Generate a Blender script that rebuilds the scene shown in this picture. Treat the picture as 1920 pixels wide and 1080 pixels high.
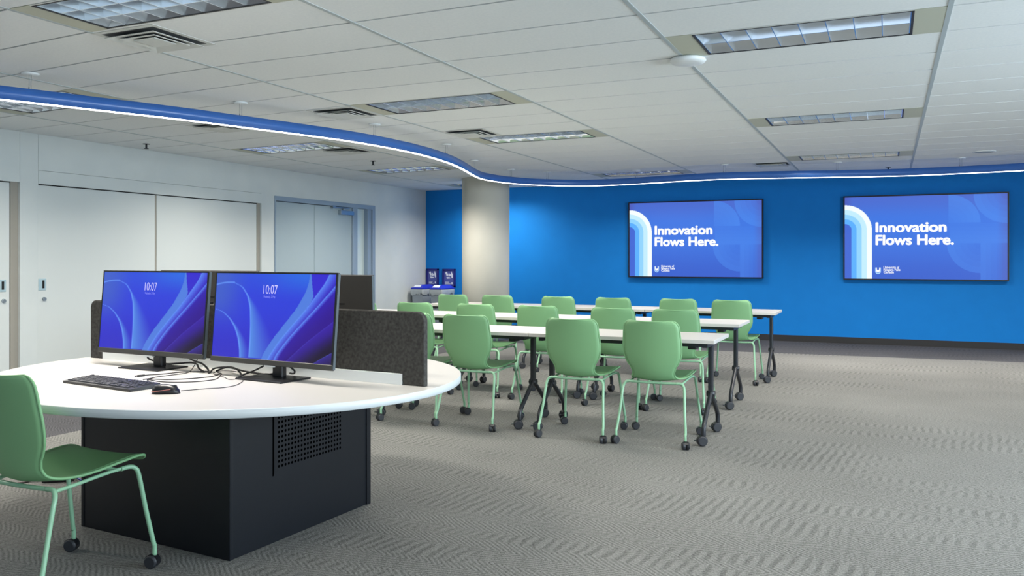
import bpy, bmesh, math, random
import numpy as np
from mathutils import Vector, Matrix

random.seed(7)
SC = bpy.context.scene
COL = SC.collection
for o in list(bpy.data.objects):
    bpy.data.objects.remove(o, do_unlink=True)

# ------------------------------------------------------------------ camera, world, exposure, daylight
CAMH = 1.342                      # camera height
ZC = 2.665                        # ceiling height
cam_data = bpy.data.cameras.new('camera')
cam_data.sensor_width = 36.0
cam_data.lens = 36.0 * 1565.0 / 1920.0
cam_data.shift_y = -55.5 / 1920.0
cam_data.clip_start = 0.05
cam = bpy.data.objects.new('camera', cam_data)
cam.location = (0, 0, CAMH)
cam.rotation_euler = (math.pi / 2, 0, 0.4235)
COL.objects.link(cam)
SC.camera = cam

SC.view_settings.view_transform = 'Standard'
SC.view_settings.look = 'None'
SC.view_settings.gamma = 1.0
SC.view_settings.exposure = 0.0
SC.view_settings.use_curve_mapping = False

world = bpy.data.worlds.new('world')
SC.world = world
world.use_nodes = True
wn = world.node_tree.nodes
wn['Background'].inputs[0].default_value = (0.62, 0.78, 1.0, 1)
wn['Background'].inputs[1].default_value = 1.2

def area_light(name, loc, rot, sx, sy, power, color, spread=180.0, parent=None):
    d = bpy.data.lights.new(name, 'AREA')
    d.shape = 'RECTANGLE'
    d.size, d.size_y = sx, sy
    d.energy = power
    d.color = color
    d.spread = math.radians(spread)
    o = bpy.data.objects.new(name, d)
    o.location = loc
    o.rotation_euler = rot
    COL.objects.link(o)
    if parent:
        o.parent = parent
    return o

# room extents
XL, XR, YB, YF = -8.25, 5.0, -3.2, 14.2
DAY_RIGHT = 310.0
DAY_BACK = 8.0
FIX_POWER = 50.0
FIX_SPREAD = 146.0
LED_STRENGTH = 6.0
WIN_R = [(-2.4, 1.6), (2.4, 6.4)]           # window openings in the right wall (y from, y to)
WIN_B = [(-6.6, -3.4), (-2.2, 1.0), (1.8, 4.4)]          # window openings in the back wall (x from, x to)
WZ0, WZ1 = 0.85, 2.4
for y0, y1 in WIN_R:
    area_light('daylight_right', (XR - 0.02, (y0 + y1) / 2, (WZ0 + WZ1) / 2), (0, math.radians(90), 0),
               WZ1 - WZ0, y1 - y0, DAY_RIGHT * (0.45 if y0 < 0 else 1.5), (0.74, 0.88, 1.0))
for x0, x1 in WIN_B:
    area_light('daylight_back', ((x0 + x1) / 2, YB + 0.02, (WZ0 + WZ1) / 2), (math.radians(90), 0, 0),
               x1 - x0, WZ1 - WZ0, DAY_BACK, (0.85, 0.93, 1.0))

# ------------------------------------------------------------------ helpers
def lin(c):
    c = c / 255.0
    return c / 12.92 if c <= 0.04045 else ((c + 0.055) / 1.055) ** 2.4
def rgb(r, g, b):
    return (lin(r), lin(g), lin(b), 1.0)

def mat(name, color, rough=0.5, metal=0.0, spec=0.5, emit=None, es=1.0, coat=0.0):
    m = bpy.data.materials.new(name)
    m.use_nodes = True
    b = m.node_tree.nodes['Principled BSDF']
    b.inputs['Base Color'].default_value = color
    b.inputs['Roughness'].default_value = rough
    b.inputs['Metallic'].default_value = metal
    b.inputs['Specular IOR Level'].default_value = spec
    b.inputs['Coat Weight'].default_value = coat
    if emit:
        b.inputs['Emission Color'].default_value = emit
        b.inputs['Emission Strength'].default_value = es
    return m

def noise_mat(name, c1, c2, scale, rough=0.6, bump=0.0, detail=3.0, spec=0.5, stretch=(1, 1, 1)):
    m = mat(name, c1, rough, spec=spec)
    nt = m.node_tree
    b = nt.nodes['Principled BSDF']
    tc = nt.nodes.new('ShaderNodeTexCoord')
    mp = nt.nodes.new('ShaderNodeMapping')
    mp.inputs['Scale'].default_value = stretch
    nz = nt.nodes.new('ShaderNodeTexNoise')
    nz.inputs['Scale'].default_value = scale
    nz.inputs['Detail'].default_value = detail
    rp = nt.nodes.new('ShaderNodeValToRGB')
    rp.color_ramp.elements[0].color = c1
    rp.color_ramp.elements[0].position = 0.3
    rp.color_ramp.elements[1].color = c2
    rp.color_ramp.elements[1].position = 0.7
    nt.links.new(tc.outputs['Object'], mp.inputs['Vector'])
    nt.links.new(mp.outputs['Vector'], nz.inputs['Vector'])
    nt.links.new(nz.outputs['Fac'], rp.inputs['Fac'])
    nt.links.new(rp.outputs['Color'], b.inputs['Base Color'])
    if bump:
        bp = nt.nodes.new('ShaderNodeBump')
        bp.inputs['Strength'].default_value = bump
        bp.inputs['Distance'].default_value = 0.002
        nt.links.new(nz.outputs['Fac'], bp.inputs['Height'])
        nt.links.new(bp.outputs['Normal'], b.inputs['Normal'])
    return m

def vcol_emit(name, strength):
    m = bpy.data.materials.new(name)
    m.use_nodes = True
    nt = m.node_tree
    b = nt.nodes['Principled BSDF']
    b.inputs['Base Color'].default_value = (0.004, 0.004, 0.006, 1)
    b.inputs['Roughness'].default_value = 0.35
    b.inputs['Specular IOR Level'].default_value = 0.3
    a = nt.nodes.new('ShaderNodeAttribute')
    a.attribute_name = 'picture'
    nt.links.new(a.outputs['Color'], b.inputs['Emission Color'])
    b.inputs['Emission Strength'].default_value = strength
    return m

def thing(name, label, cat, loc=(0, 0, 0), rotz=0.0, group=None):
    o = bpy.data.objects.new(name, None)
    COL.objects.link(o)
    o.empty_display_size = 0.1
    o.location = loc
    o.rotation_euler = (0, 0, rotz)
    o['label'] = label
    o['category'] = cat
    if group:
        o['group'] = group
    return o

def tag(o, label, cat, group=None):
    o['label'] = label
    o['category'] = cat
    if group:
        o['group'] = group
    return o

def copy_tree(o, parent=None):
    c = o.copy()
    COL.objects.link(c)
    if parent:
        c.parent = parent
    for ch in list(o.children):
        copy_tree(ch, c)
    return c

class MB:
    """collects shapes into one mesh"""
    def __init__(self):
        self.v, self.f, self.m, self.s = [], [], [], []
    def add(self, verts, faces, mi=0, smooth=False, M=None):
        n = len(self.v)
        if M is not None:
            verts = [M @ Vector(p) for p in verts]
        self.v += [tuple(p) for p in verts]
        for f in faces:
            self.f.append(tuple(i + n for i in f))
            self.m.append(mi)
            self.s.append(smooth)
        return self
    def box(self, x0, x1, y0, y1, z0, z1, mi=0, M=None):
        v = [(x0, y0, z0), (x1, y0, z0), (x1, y1, z0), (x0, y1, z0), (x0, y0, z1), (x1, y0, z1), (x1, y1, z1), (x0, y1, z1)]
        f = [(0, 3, 2, 1), (4, 5, 6, 7), (0, 1, 5, 4), (1, 2, 6, 5), (2, 3, 7, 6), (3, 0, 4, 7)]
        return self.add(v, f, mi, False, M)
    def bbox(self, x0, x1, y0, y1, z0, z1, b=0.005, seg=2, mi=0, M=None):
        bm = bmesh.new()
        bmesh.ops.create_cube(bm, size=1.0)
        for p in bm.verts:
            p.co = Vector(((x0 + x1) / 2 + p.co.x * (x1 - x0), (y0 + y1) / 2 + p.co.y * (y1 - y0), (z0 + z1) / 2 + p.co.z * (z1 - z0)))
        bmesh.ops.bevel(bm, geom=bm.edges[:], offset=b, segments=seg, profile=0.5, affect='EDGES')
        bm.verts.index_update()
        self.add([p.co.copy() for p in bm.verts], [[q.index for q in f.verts] for f in bm.faces], mi, False, M)
        bm.free()
        return self
    def prism(self, outline, z0, z1, mi=0, M=None, smooth=False):
        n = len(outline)
        v = [(x, y, z0) for x, y in outline] + [(x, y, z1) for x, y in outline]
        f = [tuple(range(n - 1, -1, -1)), tuple(range(n, 2 * n))]
        self.add(v, f, mi, False, M)
        self.add(v, [(i, (i + 1) % n, n + (i + 1) % n, n + i) for i in range(n)], mi, smooth, M)
        return self
    def cyl(self, p0, p1, r0, r1=None, n=16, mi=0, caps=True, M=None):
        return self.tube([p0, p1], [r0, r0 if r1 is None else r1], n, mi, caps, M)
    def tube(self, pts, r, n=10, mi=0, caps=True, M=None):
        pts = [Vector(p) for p in pts]
        k = len(pts)
        rs = r if isinstance(r, (list, tuple)) else [r] * k
        tang = []
        for i in range(k):
            a = pts[max(i - 1, 0)]
            b = pts[min(i + 1, k - 1)]
            tang.append((b - a).normalized())
        t0 = tang[0]
        up = Vector((0, 0, 1)) if abs(t0.z) < 0.9 else Vector((1, 0, 0))
        u = t0.cross(up).normalized()
        verts = []
        for i in range(k):
            t = tang[i]
            u = (u - t * u.dot(t)).normalized()
            w = t.cross(u)
            for j in range(n):
                a = 2 * math.pi * j / n
                verts.append(pts[i] + (u * math.cos(a) + w * math.sin(a)) * rs[i])
        faces = []
        for i in range(k - 1):
            for j in range(n):
                j2 = (j + 1) % n
                faces.append((i * n + j, i * n + j2, (i + 1) * n + j2, (i + 1) * n + j))
        self.add(verts, faces, mi, True, M)
        if caps:
            self.add(verts[:n], [tuple(range(n - 1, -1, -1))], mi, False, M)
            self.add(verts[-n:], [tuple(range(n))], mi, False, M)
        return self
    def lathe(self, prof, n=48, mi=0, M=None, smooth=True):
        k = len(prof)
        verts = [(r * math.cos(2 * math.pi * j / n), r * math.sin(2 * math.pi * j / n), z) for r, z in prof for j in range(n)]
        faces = []
        for i in range(k - 1):
            for j in range(n):
                j2 = (j + 1) % n
                faces.append((i * n + j, i * n + j2, (i + 1) * n + j2, (i + 1) * n + j))
        return self.add(verts, faces, mi, smooth, M)
    def build(self, name, mats, parent=None, loc=None):
        me = bpy.data.meshes.new(name)
        me.from_pydata(self.v, [], self.f)
        if not isinstance(mats, (list, tuple)):
            mats = [mats]
        for m in mats:
            me.materials.append(m)
        me.polygons.foreach_set('material_index', self.m)
        me.polygons.foreach_set('use_smooth', self.s)
        bm = bmesh.new()
        bm.from_mesh(me)
        bmesh.ops.remove_doubles(bm, verts=bm.verts[:], dist=1e-5)
        bmesh.ops.recalc_face_normals(bm, faces=bm.faces[:])
        bm.to_mesh(me)
        bm.free()
        me.update()
        o = bpy.data.objects.new(name, me)
        COL.objects.link(o)
        if parent:
            o.parent = parent
        if loc:
            o.location = loc
        return o

def structure(o):
    o['kind'] = 'structure'
    return o

def smooth_path(pts, sub=6):
    P = [Vector(p) for p in pts]
    out = []
    for i in range(len(P) - 1):
        p0, p1, p2, p3 = P[max(i - 1, 0)], P[i], P[i + 1], P[min(i + 2, len(P) - 1)]
        for s in range(sub):
            t = s / sub
            out.append(0.5 * ((2 * p1) + (p2 - p0) * t + (2 * p0 - 5 * p1 + 4 * p2 - p3) * t * t + (3 * p1 - p0 - 3 * p2 + p3) * t ** 3))
    out.append(P[-1])
    return out

def text_mesh(name, body, size, material, parent, loc, rot, thick=0.0, xscale=1.0, lines=1.0, align='LEFT', space=1.0, bold=0.0):
    cu = bpy.data.curves.new(name, 'FONT')
    cu.body = body
    cu.size = size
    cu.offset = thick
    cu.space_line = lines
    cu.space_character = space
    cu.align_x = align
    cu.resolution_u = 4
    tmp = bpy.data.objects.new(name + '_curve', cu)
    COL.objects.link(tmp)
    bpy.context.view_layer.update()
    dg = bpy.context.evaluated_depsgraph_get()
    me = bpy.data.meshes.new_from_object(tmp.evaluated_get(dg))
    bpy.data.objects.remove(tmp, do_unlink=True)
    if bold:
        bm = bmesh.new()
        bm.from_mesh(me)
        src = bm.verts[:] + bm.edges[:] + bm.faces[:]
        for k in range(8):
            d = bmesh.ops.duplicate(bm, geom=src)
            off = Vector((math.cos(k * math.pi / 4), math.sin(k * math.pi / 4) * 0.8, 0)) * bold
            for g_ in d['geom']:
                if isinstance(g_, bmesh.types.BMVert):
                    g_.co += off
        bm.to_mesh(me)
        bm.free()
    for v in me.vertices:
        v.co.x *= xscale
    me.materials.clear()
    me.materials.append(material)
    o = bpy.data.objects.new(name, me)
    COL.objects.link(o)
    o.parent = parent
    o.location = loc
    o.rotation_euler = rot
    return o

def picture_panel(name, w, h, nx, ny, func, material, parent, loc=(0, 0, 0)):
    """flat emissive panel in the local xz plane facing -y; colours come from func(u, v), v downward"""
    u = np.linspace(0, 1, nx + 1)
    v = np.linspace(0, 1, ny + 1)
    U, V = np.meshgrid(u, v)
    img = func(U, V, w / h)
    img = np.clip(img, 0, 255) / 255.0
    img = np.where(img <= 0.04045, img / 12.92, ((img + 0.055) / 1.055) ** 2.4)
    verts = np.stack([(U - 0.5) * w, np.zeros_like(U), (0.5 - V) * h], -1).reshape(-1, 3)
    idx = np.arange((nx + 1) * (ny + 1)).reshape(ny + 1, nx + 1)
    faces = np.stack([idx[1:, :-1], idx[1:, 1:], idx[:-1, 1:], idx[:-1, :-1]], -1).reshape(-1, 4)
    me = bpy.data.meshes.new(name)
    me.from_pydata(verts.tolist(), [], faces.tolist())
    at = me.color_attributes.new('picture', 'FLOAT_COLOR', 'POINT')
    c4 = np.ones(((nx + 1) * (ny + 1), 4), np.float32)
    c4[:, :3] = img.reshape(-1, 3)
    at.data.foreach_set('color', c4.ravel())
    me.materials.append(material)
    o = bpy.data.objects.new(name, me)
    COL.objects.link(o)
    o.parent = parent
    o.location = loc
    return o

# ------------------------------------------------------------------ materials
M = {}
M['ceil'] = noise_mat('ceiling_tile', rgb(226, 230, 230), rgb(232, 235, 234), 60, 0.9, 0.15)
M['ceil_gap'] = mat('ceiling_gap', rgb(40, 43, 44), 0.9)
M['tee'] = mat('ceiling_tee', rgb(172, 182, 184), 0.55)
M['wall_white'] = noise_mat('white_paint', rgb(200, 206, 204), rgb(206, 211, 208), 3, 0.75, 0.05)
M['wall_blue'] = noise_mat('blue_paint', rgb(18, 120, 200), rgb(19, 123, 204), 4, 0.72, 0.04, spec=0.2)
M['base_black'] = mat('black_rubber', rgb(38, 37, 38), 0.6)
M['door_white'] = mat('white_laminate', rgb(205, 210, 207), 0.5)
M['reveal'] = mat('reveal_beige', rgb(150, 146, 136), 0.7)
M['dark'] = mat('dark_gap', rgb(14, 14, 14), 0.9)
M['door_grey'] = mat('blue_grey_door_paint', rgb(164, 179, 184), 0.45)
M['frame_grey'] = mat('blue_grey_frame_paint', rgb(140, 157, 174), 0.4)
M['steel'] = mat('satin_steel', rgb(170, 180, 188), 0.35, 0.85)
M['chrome'] = mat('chrome', rgb(190, 214, 220), 0.3, 0.35)
M['column'] = noise_mat('cream_paint', rgb(214, 210, 196), rgb(220, 216, 203), 2, 0.6)
M['grey_base'] = mat('grey_base', rgb(120, 130, 145), 0.5)
M['table_white'] = mat('white_table_laminate', rgb(200, 197, 192), 0.38)
M['table_edge'] = mat('white_edge_band', rgb(200, 206, 208), 0.4)
M['black_metal'] = mat('black_powder_coat', rgb(34, 37, 43), 0.38, 0.0, 0.6)
M['black_plastic'] = mat('black_plastic', rgb(24, 25, 28), 0.35)
M['rubber'] = mat('wheel_tread', rgb(38, 40, 45), 0.5)
M['green'] = mat('green_polypropylene', rgb(122, 168, 120), 0.5, 0.0, 0.45)
M['green_metal'] = mat('green_powder_coat', rgb(140, 184, 150), 0.35, 0.0, 0.5)
M['black_board'] = mat('black_laminate', rgb(9, 14, 22), 0.40, 0.0, 0.42)  # blue tint in the black imitates the window's reflection
M['hole'] = mat('perforation', (0.001, 0.001, 0.0012, 1), 0.9, spec=0.0)
M['felt'] = noise_mat('charcoal_felt', rgb(58, 57, 55), rgb(80, 79, 76), 70, 0.95, 0.4, 6, 0.1)
M['monitor_black'] = mat('monitor_bezel', rgb(14, 15, 18), 0.4)
M['monitor_grey'] = mat('monitor_back', rgb(62, 60, 57), 0.45)
M['monitor_side'] = mat('monitor_edge', rgb(86, 96, 102), 0.45)
M['chin'] = mat('monitor_chin', rgb(58, 57, 54), 0.45)
M['screen'] = vcol_emit('monitor_picture', 1.0)
M['tv_screen'] = vcol_emit('tv_picture', 1.0)
M['tv_bezel'] = mat('tv_bezel', rgb(10, 13, 26), 0.4)
M['txt'] = mat('screen_lettering', (0, 0, 0, 1), 0.5, emit=(0.96, 0.98, 1.0, 1), es=1.0)
M['txt_blue'] = mat('logo_light_blue', (0, 0, 0, 1), 0.5, emit=rgb(170, 215, 255), es=1.0)
M['txt_lav'] = mat('clock_lettering', (0, 0, 0, 1), 0.5, emit=rgb(205, 200, 255), es=1.0)
M['txt_lav2'] = mat('date_lettering', (0, 0, 0, 1), 0.5, emit=rgb(150, 155, 255), es=1.0)
M['cable'] = mat('black_cable', rgb(26, 26, 28), 0.5)
M['cable_blue'] = mat('blue_cable', rgb(50, 55, 140), 0.5)
M['cable_brown'] = mat('brown_cable', rgb(62, 52, 52), 0.5)
M['key'] = mat('key_cap', rgb(34, 36, 46), 0.45)
M['mouse_glow'] = mat('mouse_light_strip', (0.02, 0.01, 0.01, 1), 0.4, emit=rgb(250, 150, 135), es=0.5)
M['louver'] = mat('mirror_louvre', rgb(226, 232, 238), 0.16, 0.9)
M['lamp_pan'] = mat('lamp_reflector', rgb(225, 230, 235), 0.5, emit=(0.93, 0.96, 1.0, 1), es=0.75)
M['fix_black'] = mat('fixture_black_trim', rgb(20, 21, 24), 0.5)
M['fix_panel'] = mat('fixture_blank_panel', rgb(186, 188, 170), 0.6)
M['vent'] = mat('white_vent_metal', rgb(205, 208, 204), 0.55)
M['vent_dark'] = mat('vent_throat', rgb(96, 98, 98), 0.8)
M['pendant_blue'] = mat('pendant_blue', rgb(54, 104, 178), 0.32, 0.0, 0.5)
M['led'] = mat('led_diffuser', (1, 1, 1, 1), 0.5, emit=(1.0, 0.97, 0.97, 1), es=LED_STRENGTH)
M['wire'] = mat('suspension_wire', rgb(150, 155, 160), 0.4, 0.7)
M['white_plastic'] = mat('white_plastic', rgb(226, 230, 230), 0.45)
M['speaker_white'] = mat('speaker_grille', rgb(176, 186, 190), 0.7)
M['bin_grey'] = mat('grey_bin_plastic', rgb(150, 160, 170), 0.5)
M['bin_bag'] = mat('clear_bin_bag', rgb(178, 186, 190), 0.25, 0.0, 0.6)
M['lid_blue'] = mat('blue_lid_plastic', rgb(38, 52, 190), 0.4)
M['sign_blue'] = mat('navy_sign_frame', rgb(24, 26, 120), 0.45)
M['sign_face'] = mat('sign_face', rgb(78, 88, 160), 0.6)
M['sign_white'] = mat('sign_white', rgb(225, 230, 240), 0.6)
M['glass'] = mat('window_glass', rgb(225, 235, 240), 0.05)
M['glass'].node_tree.nodes['Principled BSDF'].inputs['Transmission Weight'].default_value = 1.0
M['glass_lit'] = mat('sidelight_glass', rgb(205, 218, 216), 0.18, 0.0, 0.8)  # pale colour stands in for reflection and the bright corridor behind

# carpet
def carpet():
    m = bpy.data.materials.new('patterned_carpet')
    m.use_nodes = True
    nt = m.node_tree
    b = nt.nodes['Principled BSDF']
    b.inputs['Roughness'].default_value = 0.95
    b.inputs['Specular IOR Level'].default_value = 0.08
    N = nt.nodes.new
    L = nt.links.new
    def math_(op, a, bb=None, c=None):
        n = N('ShaderNodeMath')
        n.operation = op
        for i, q in enumerate((a, bb, c)):
            if q is None:
                continue
            if isinstance(q, (int, float)):
                n.inputs[i].default_value = q
            else:
                L(q, n.inputs[i])
        return n.outputs[0]
    def smooth(v, a, c):
        n = N('ShaderNodeMapRange')
        n.interpolation_type = 'SMOOTHSTEP'
        n.inputs['From Min'].default_value = a
        n.inputs['From Max'].default_value = c
        L(v, n.inputs['Value'])
        return n.outputs[0]
    tc = N('ShaderNodeTexCoord')
    sp = N('ShaderNodeSeparateXYZ')
    L(tc.outputs['Object'], sp.inputs[0])
    x, y = sp.outputs[0], sp.outputs[1]
    def noise(scale, detail=2.0, sx=1.0, sy=1.0, off=0.0):
        mp = N('ShaderNodeMapping')
        mp.inputs['Scale'].default_value = (sx, sy, 1)
        mp.inputs['Location'].default_value = (off, off * 0.7, 0)
        L(tc.outputs['Object'], mp.inputs[0])
        n = N('ShaderNodeTexNoise')
        n.inputs['Scale'].default_value = scale
        n.inputs['Detail'].default_value = detail
        L(mp.outputs[0], n.inputs['Vector'])
        return n.outputs['Fac']
    wob = noise(2.2, 2.0)
    # fine chevron ribs
    zig = math_('PINGPONG', math_('ADD', y, math_('MULTIPLY', wob, 0.10)), 0.125)
    ph = math_('ADD', x, math_('MULTIPLY', zig, 1.25))
    ph = math_('ADD', ph, math_('MULTIPLY', noise(6.0, 2.0, off=3.0), 0.03))
    fine = math_('SINE', math_('MULTIPLY', ph, 2 * math.pi / 0.034))
    fine = math_('MULTIPLY', math_('ADD', fine, 1.0), 0.5)
    # rows of bold loops, in strips that run along x
    strip = noise(1.0, 1.5, 0.75, 5.2, 5.0)
    mask = smooth(strip, 0.50, 0.62)
    patch = smooth(noise(0.45, 1.0, off=9.0), 0.34, 0.5)
    mask = math_('MULTIPLY', mask, math_('ADD', math_('MULTIPLY', patch, 0.8), 0.2))
    bold = math_('SINE', math_('MULTIPLY', math_('ADD', x, math_('ADD', math_('MULTIPLY', y, -0.10), math_('MULTIPLY', noise(5.0, 3.0, off=7.0), 0.07))), 2 * math.pi / 0.058))
    bold = smooth(bold, -0.4, 0.8)
    grain = math_('ADD', math_('MULTIPLY', noise(230.0, 2.0), 0.55), math_('MULTIPLY', noise(95.0, 2.0, off=4.0), 0.45))
    soft = noise(0.9, 3.0, off=2.0)
    # value
    v = math_('MULTIPLY', math_('SUBTRACT', fine, 0.5), math_('SUBTRACT', 0.34, math_('MULTIPLY', mask, 0.22)))
    v = math_('ADD', v, math_('MULTIPLY', math_('MULTIPLY', bold, mask), -0.25))
    v = math_('ADD', v, math_('MULTIPLY', mask, 0.09))
    v = math_('ADD', v, math_('MULTIPLY', math_('SUBTRACT', grain, 0.5), 2.3))
    v = math_('ADD', v, math_('MULTIPLY', math_('SUBTRACT', soft, 0.5), 0.35))
    v = math_('ADD', v, 0.55)
    rp = N('ShaderNodeValToRGB')
    rp.color_ramp.elements[0].position = 0.0
    rp.color_ramp.elements[0].color = rgb(66, 66, 64)
    rp.color_ramp.elements[1].position = 1.0
    rp.color_ramp.elements[1].color = rgb(146, 146, 142)
    L(v, rp.inputs['Fac'])
    # darker border strip along the blue wall and the left wall
    edge = math_('GREATER_THAN', math_('ADD', y, math_('MULTIPLY', x, -0.06)), 12.42)
    edge = math_('MAXIMUM', edge, math_('LESS_THAN', x, -5.75))
    mx = N('ShaderNodeMixRGB')
    mx.blend_type = 'MULTIPLY'
    mx.inputs['Color2'].default_value = (0.44, 0.44, 0.50, 1)
    L(edge, mx.inputs['Fac'])
    L(rp.outputs['Color'], mx.inputs['Color1'])
    L(mx.outputs['Color'], b.inputs['Base Color'])
    bp = N('ShaderNodeBump')
    bp.inputs['Strength'].default_value = 0.55
    bp.inputs['Distance'].default_value = 0.006
    L(v, bp.inputs['Height'])
    L(bp.outputs['Normal'], b.inputs['Normal'])
    return m
M['carpet'] = carpet()

# ------------------------------------------------------------------ room shell
floor = MB().box(XL - 0.3, XR + 0.3, YB - 0.3, YF + 0.3, -0.1, 0.0).build('floor', M['carpet'])
structure(floor)

# ceiling grid lines
XS = [XL, -7.29, -5.77, -4.255, -2.737, -1.229, 0.297, 1.82, 3.34, 4.86, XR]
YS = [YB] + [2.44 - 0.49 * k for k in range(11, 0, -1)] + [2.44, 2.94, 3.43, 3.90, 4.415] + [4.93 + 0.535 * k for k in range(0, 17)] + [YF]
J0 = YS.index(4.93)
def warp(x, y):
    if y >= YF - 0.01 or y <= YB + 0.01:
        return y
    return min(y + 0.075 * max(0.0, -4.3 - x), YF - 0.004)
FIXTURES = [  # column index in XS, row j (0 = 4.93)
    (5, 0, 0.50, 'ceiling light nearest the camera on the right, above the two wall screens'),
    (5, 6, 0.85, 'middle ceiling light of the right-hand run towards the wall screens'),
    (5, 12, 1.75, 'far ceiling light of the right-hand run just before the blue pendant'),
    (3, -4, 1.15, 'big ceiling light cut by the top left edge of the photo'),
    (3, 2, 1.0, 'ceiling light above the second hanger of the blue pendant, beside a square vent'),
    (3, 6, 0.95, 'ceiling light overlapped by a square vent at its left end, before the column'),
    (3, 14, 0.95, 'thin ceiling light seen low over the pendant, left of the left wall screen'),
    (1, -1, 1.25, 'ceiling light half hidden behind the pendant at the far left edge'),
    (1, 5, 1.30, 'ceiling light below the pendant, above the grey door'),
    (1, 10, 1.15, 'ceiling light below the pendant, near the left end of the column'),
    (7, 0, 0.60, 'ceiling light of the run added beyond the right edge, nearest the camera'),  # unseen fitting, put in to help light the room
    (7, 6, 0.80, 'ceiling light of the run added beyond the right edge, in the middle'),  # out-of-view fitting added for the room's lighting
    (7, 12, 1.85, 'ceiling light of the run beyond the right edge, near the blue wall'),
    (1, -7, 1.30, 'ceiling light added behind the left edge of the view, near the left wall'),  # unseen fitting added to warm and brighten the floor at left
    (5, -6, 0.60, 'ceiling light added overhead, just above the camera'),  # unseen fitting added to brighten the foreground floor
    (1, 15, 0.85, 'ceiling light in the far corner touching the left side of the column'),
]
fixcells = {(c, J0 + j) for c, j, _, _ in FIXTURES}
cb = MB()
for ci in range(len(XS) - 1):
    for rj in range(len(YS) - 1):
        if (ci, rj) in fixcells:
            continue
        g = 0.008
        x0, x1 = XS[ci] + g, XS[ci + 1] - g
        q = [(x0, warp(x0, YS[rj]) + g, ZC), (x1, warp(x1, YS[rj]) + g, ZC), (x1, warp(x1, YS[rj + 1]) - g, ZC), (x0, warp(x0, YS[rj + 1]) - g, ZC)]
        qt = [(a, b, ZC + 0.02) for a, b, _ in q]
        cb.add(q + qt, [(0, 3, 2, 1), (4, 5, 6, 7), (0, 1, 5, 4), (1, 2, 6, 5), (2, 3, 7, 6), (3, 0, 4, 7)], 0)
for ci in range(len(XS) - 1):                 # dark backing seen in the joints, left open over the light fittings
    for rj in range(len(YS) - 1):
        if (ci, rj) in fixcells:
            continue
        x0, x1 = XS[ci], XS[ci + 1]
        cb.add([(x0, warp(x0, YS[rj]), ZC + 0.006), (x1, warp(x1, YS[rj]), ZC + 0.006), (x1, warp(x1, YS[rj + 1]), ZC + 0.006), (x0, warp(x0, YS[rj + 1]), ZC + 0.006)], [(0, 1, 2, 3)], 1)
for x in XS[1:-1]:
    cb.box(x - 0.013, x + 0.013, YB, YF, ZC - 0.003, ZC + 0.004, 2)
cb.box(XL - 0.3, XR + 0.3, YB - 0.3, YF + 0.3, ZC + 0.30, ZC + 0.40, 1)
structure(cb.build('ceiling', [M['ceil'], M['ceil_gap'], M['tee']]))

structure(MB().box(XL - 0.2, XR + 0.2, YF, YF + 0.15, 0, ZC + 0.3).build('wall_front', M['wall_blue']))
structure(MB().box(XL, XR, YF - 0.012, YF, 0, 0.098).build('baseboard_front', M['base_black']))

def wall_with_windows(name, axis, wins):
    mb = MB()
    def piece(a0, a1, z0, z1):
        if a1 - a0 < 1e-4:
            return
        if axis == 'x':
            mb.box(XR, XR + 0.15, a0, a1, z0, z1)
        else:
            mb.box(a0, a1, YB - 0.15, YB, z0, z1)
    lo, hi = (YB - 0.15, YF + 0.15) if axis == 'x' else (XL - 0.2, XR)
    piece(lo, hi, 0, WZ0)
    piece(lo, hi, WZ1, ZC + 0.3)
    cur = lo
    for a, b in wins:
        piece(cur, a, WZ0, WZ1)
        cur = b
    piece(cur, hi, WZ0, WZ1)
    return structure(mb.build(name, M['wall_white']))
wall_with_windows('wall_right', 'x', WIN_R)
wall_with_windows('wall_back', 'y', WIN_B)
wi = 1
for y0, y1 in WIN_R:
    w = MB()
    for (a, b, c, d) in [(y0, y1, WZ0, WZ0 + 0.05), (y0, y1, WZ1 - 0.05, WZ1), (y0, y0 + 0.05, WZ0, WZ1), (y1 - 0.05, y1, WZ0, WZ1), ((y0 + y1) / 2 - 0.025, (y0 + y1) / 2 + 0.025, WZ0, WZ1)]:
        w.box(XR + 0.04, XR + 0.10, a, b, c, d)
    o = structure(w.build('window_%d' % wi, M['steel']))
    MB().box(XR + 0.066, XR + 0.074, y0 + 0.04, y1 - 0.04, WZ0 + 0.04, WZ1 - 0.04).build('pane', M['glass'], o)
    wi += 1
for x0, x1 in WIN_B:
    w = MB()
    for (a, b, c, d) in [(x0, x1, WZ0, WZ0 + 0.05), (x0, x1, WZ1 - 0.05, WZ1), (x0, x0 + 0.05, WZ0, WZ1), (x1 - 0.05, x1, WZ0, WZ1)]:
        w.box(a, b, YB - 0.10, YB - 0.04, c, d)
    o = structure(w.build('window_%d' % wi, M['steel']))
    MB().box(x0 + 0.04, x1 - 0.04, YB - 0.074, YB - 0.066, WZ0 + 0.04, WZ1 - 0.04).build('pane', M['glass'], o)
    wi += 1

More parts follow.
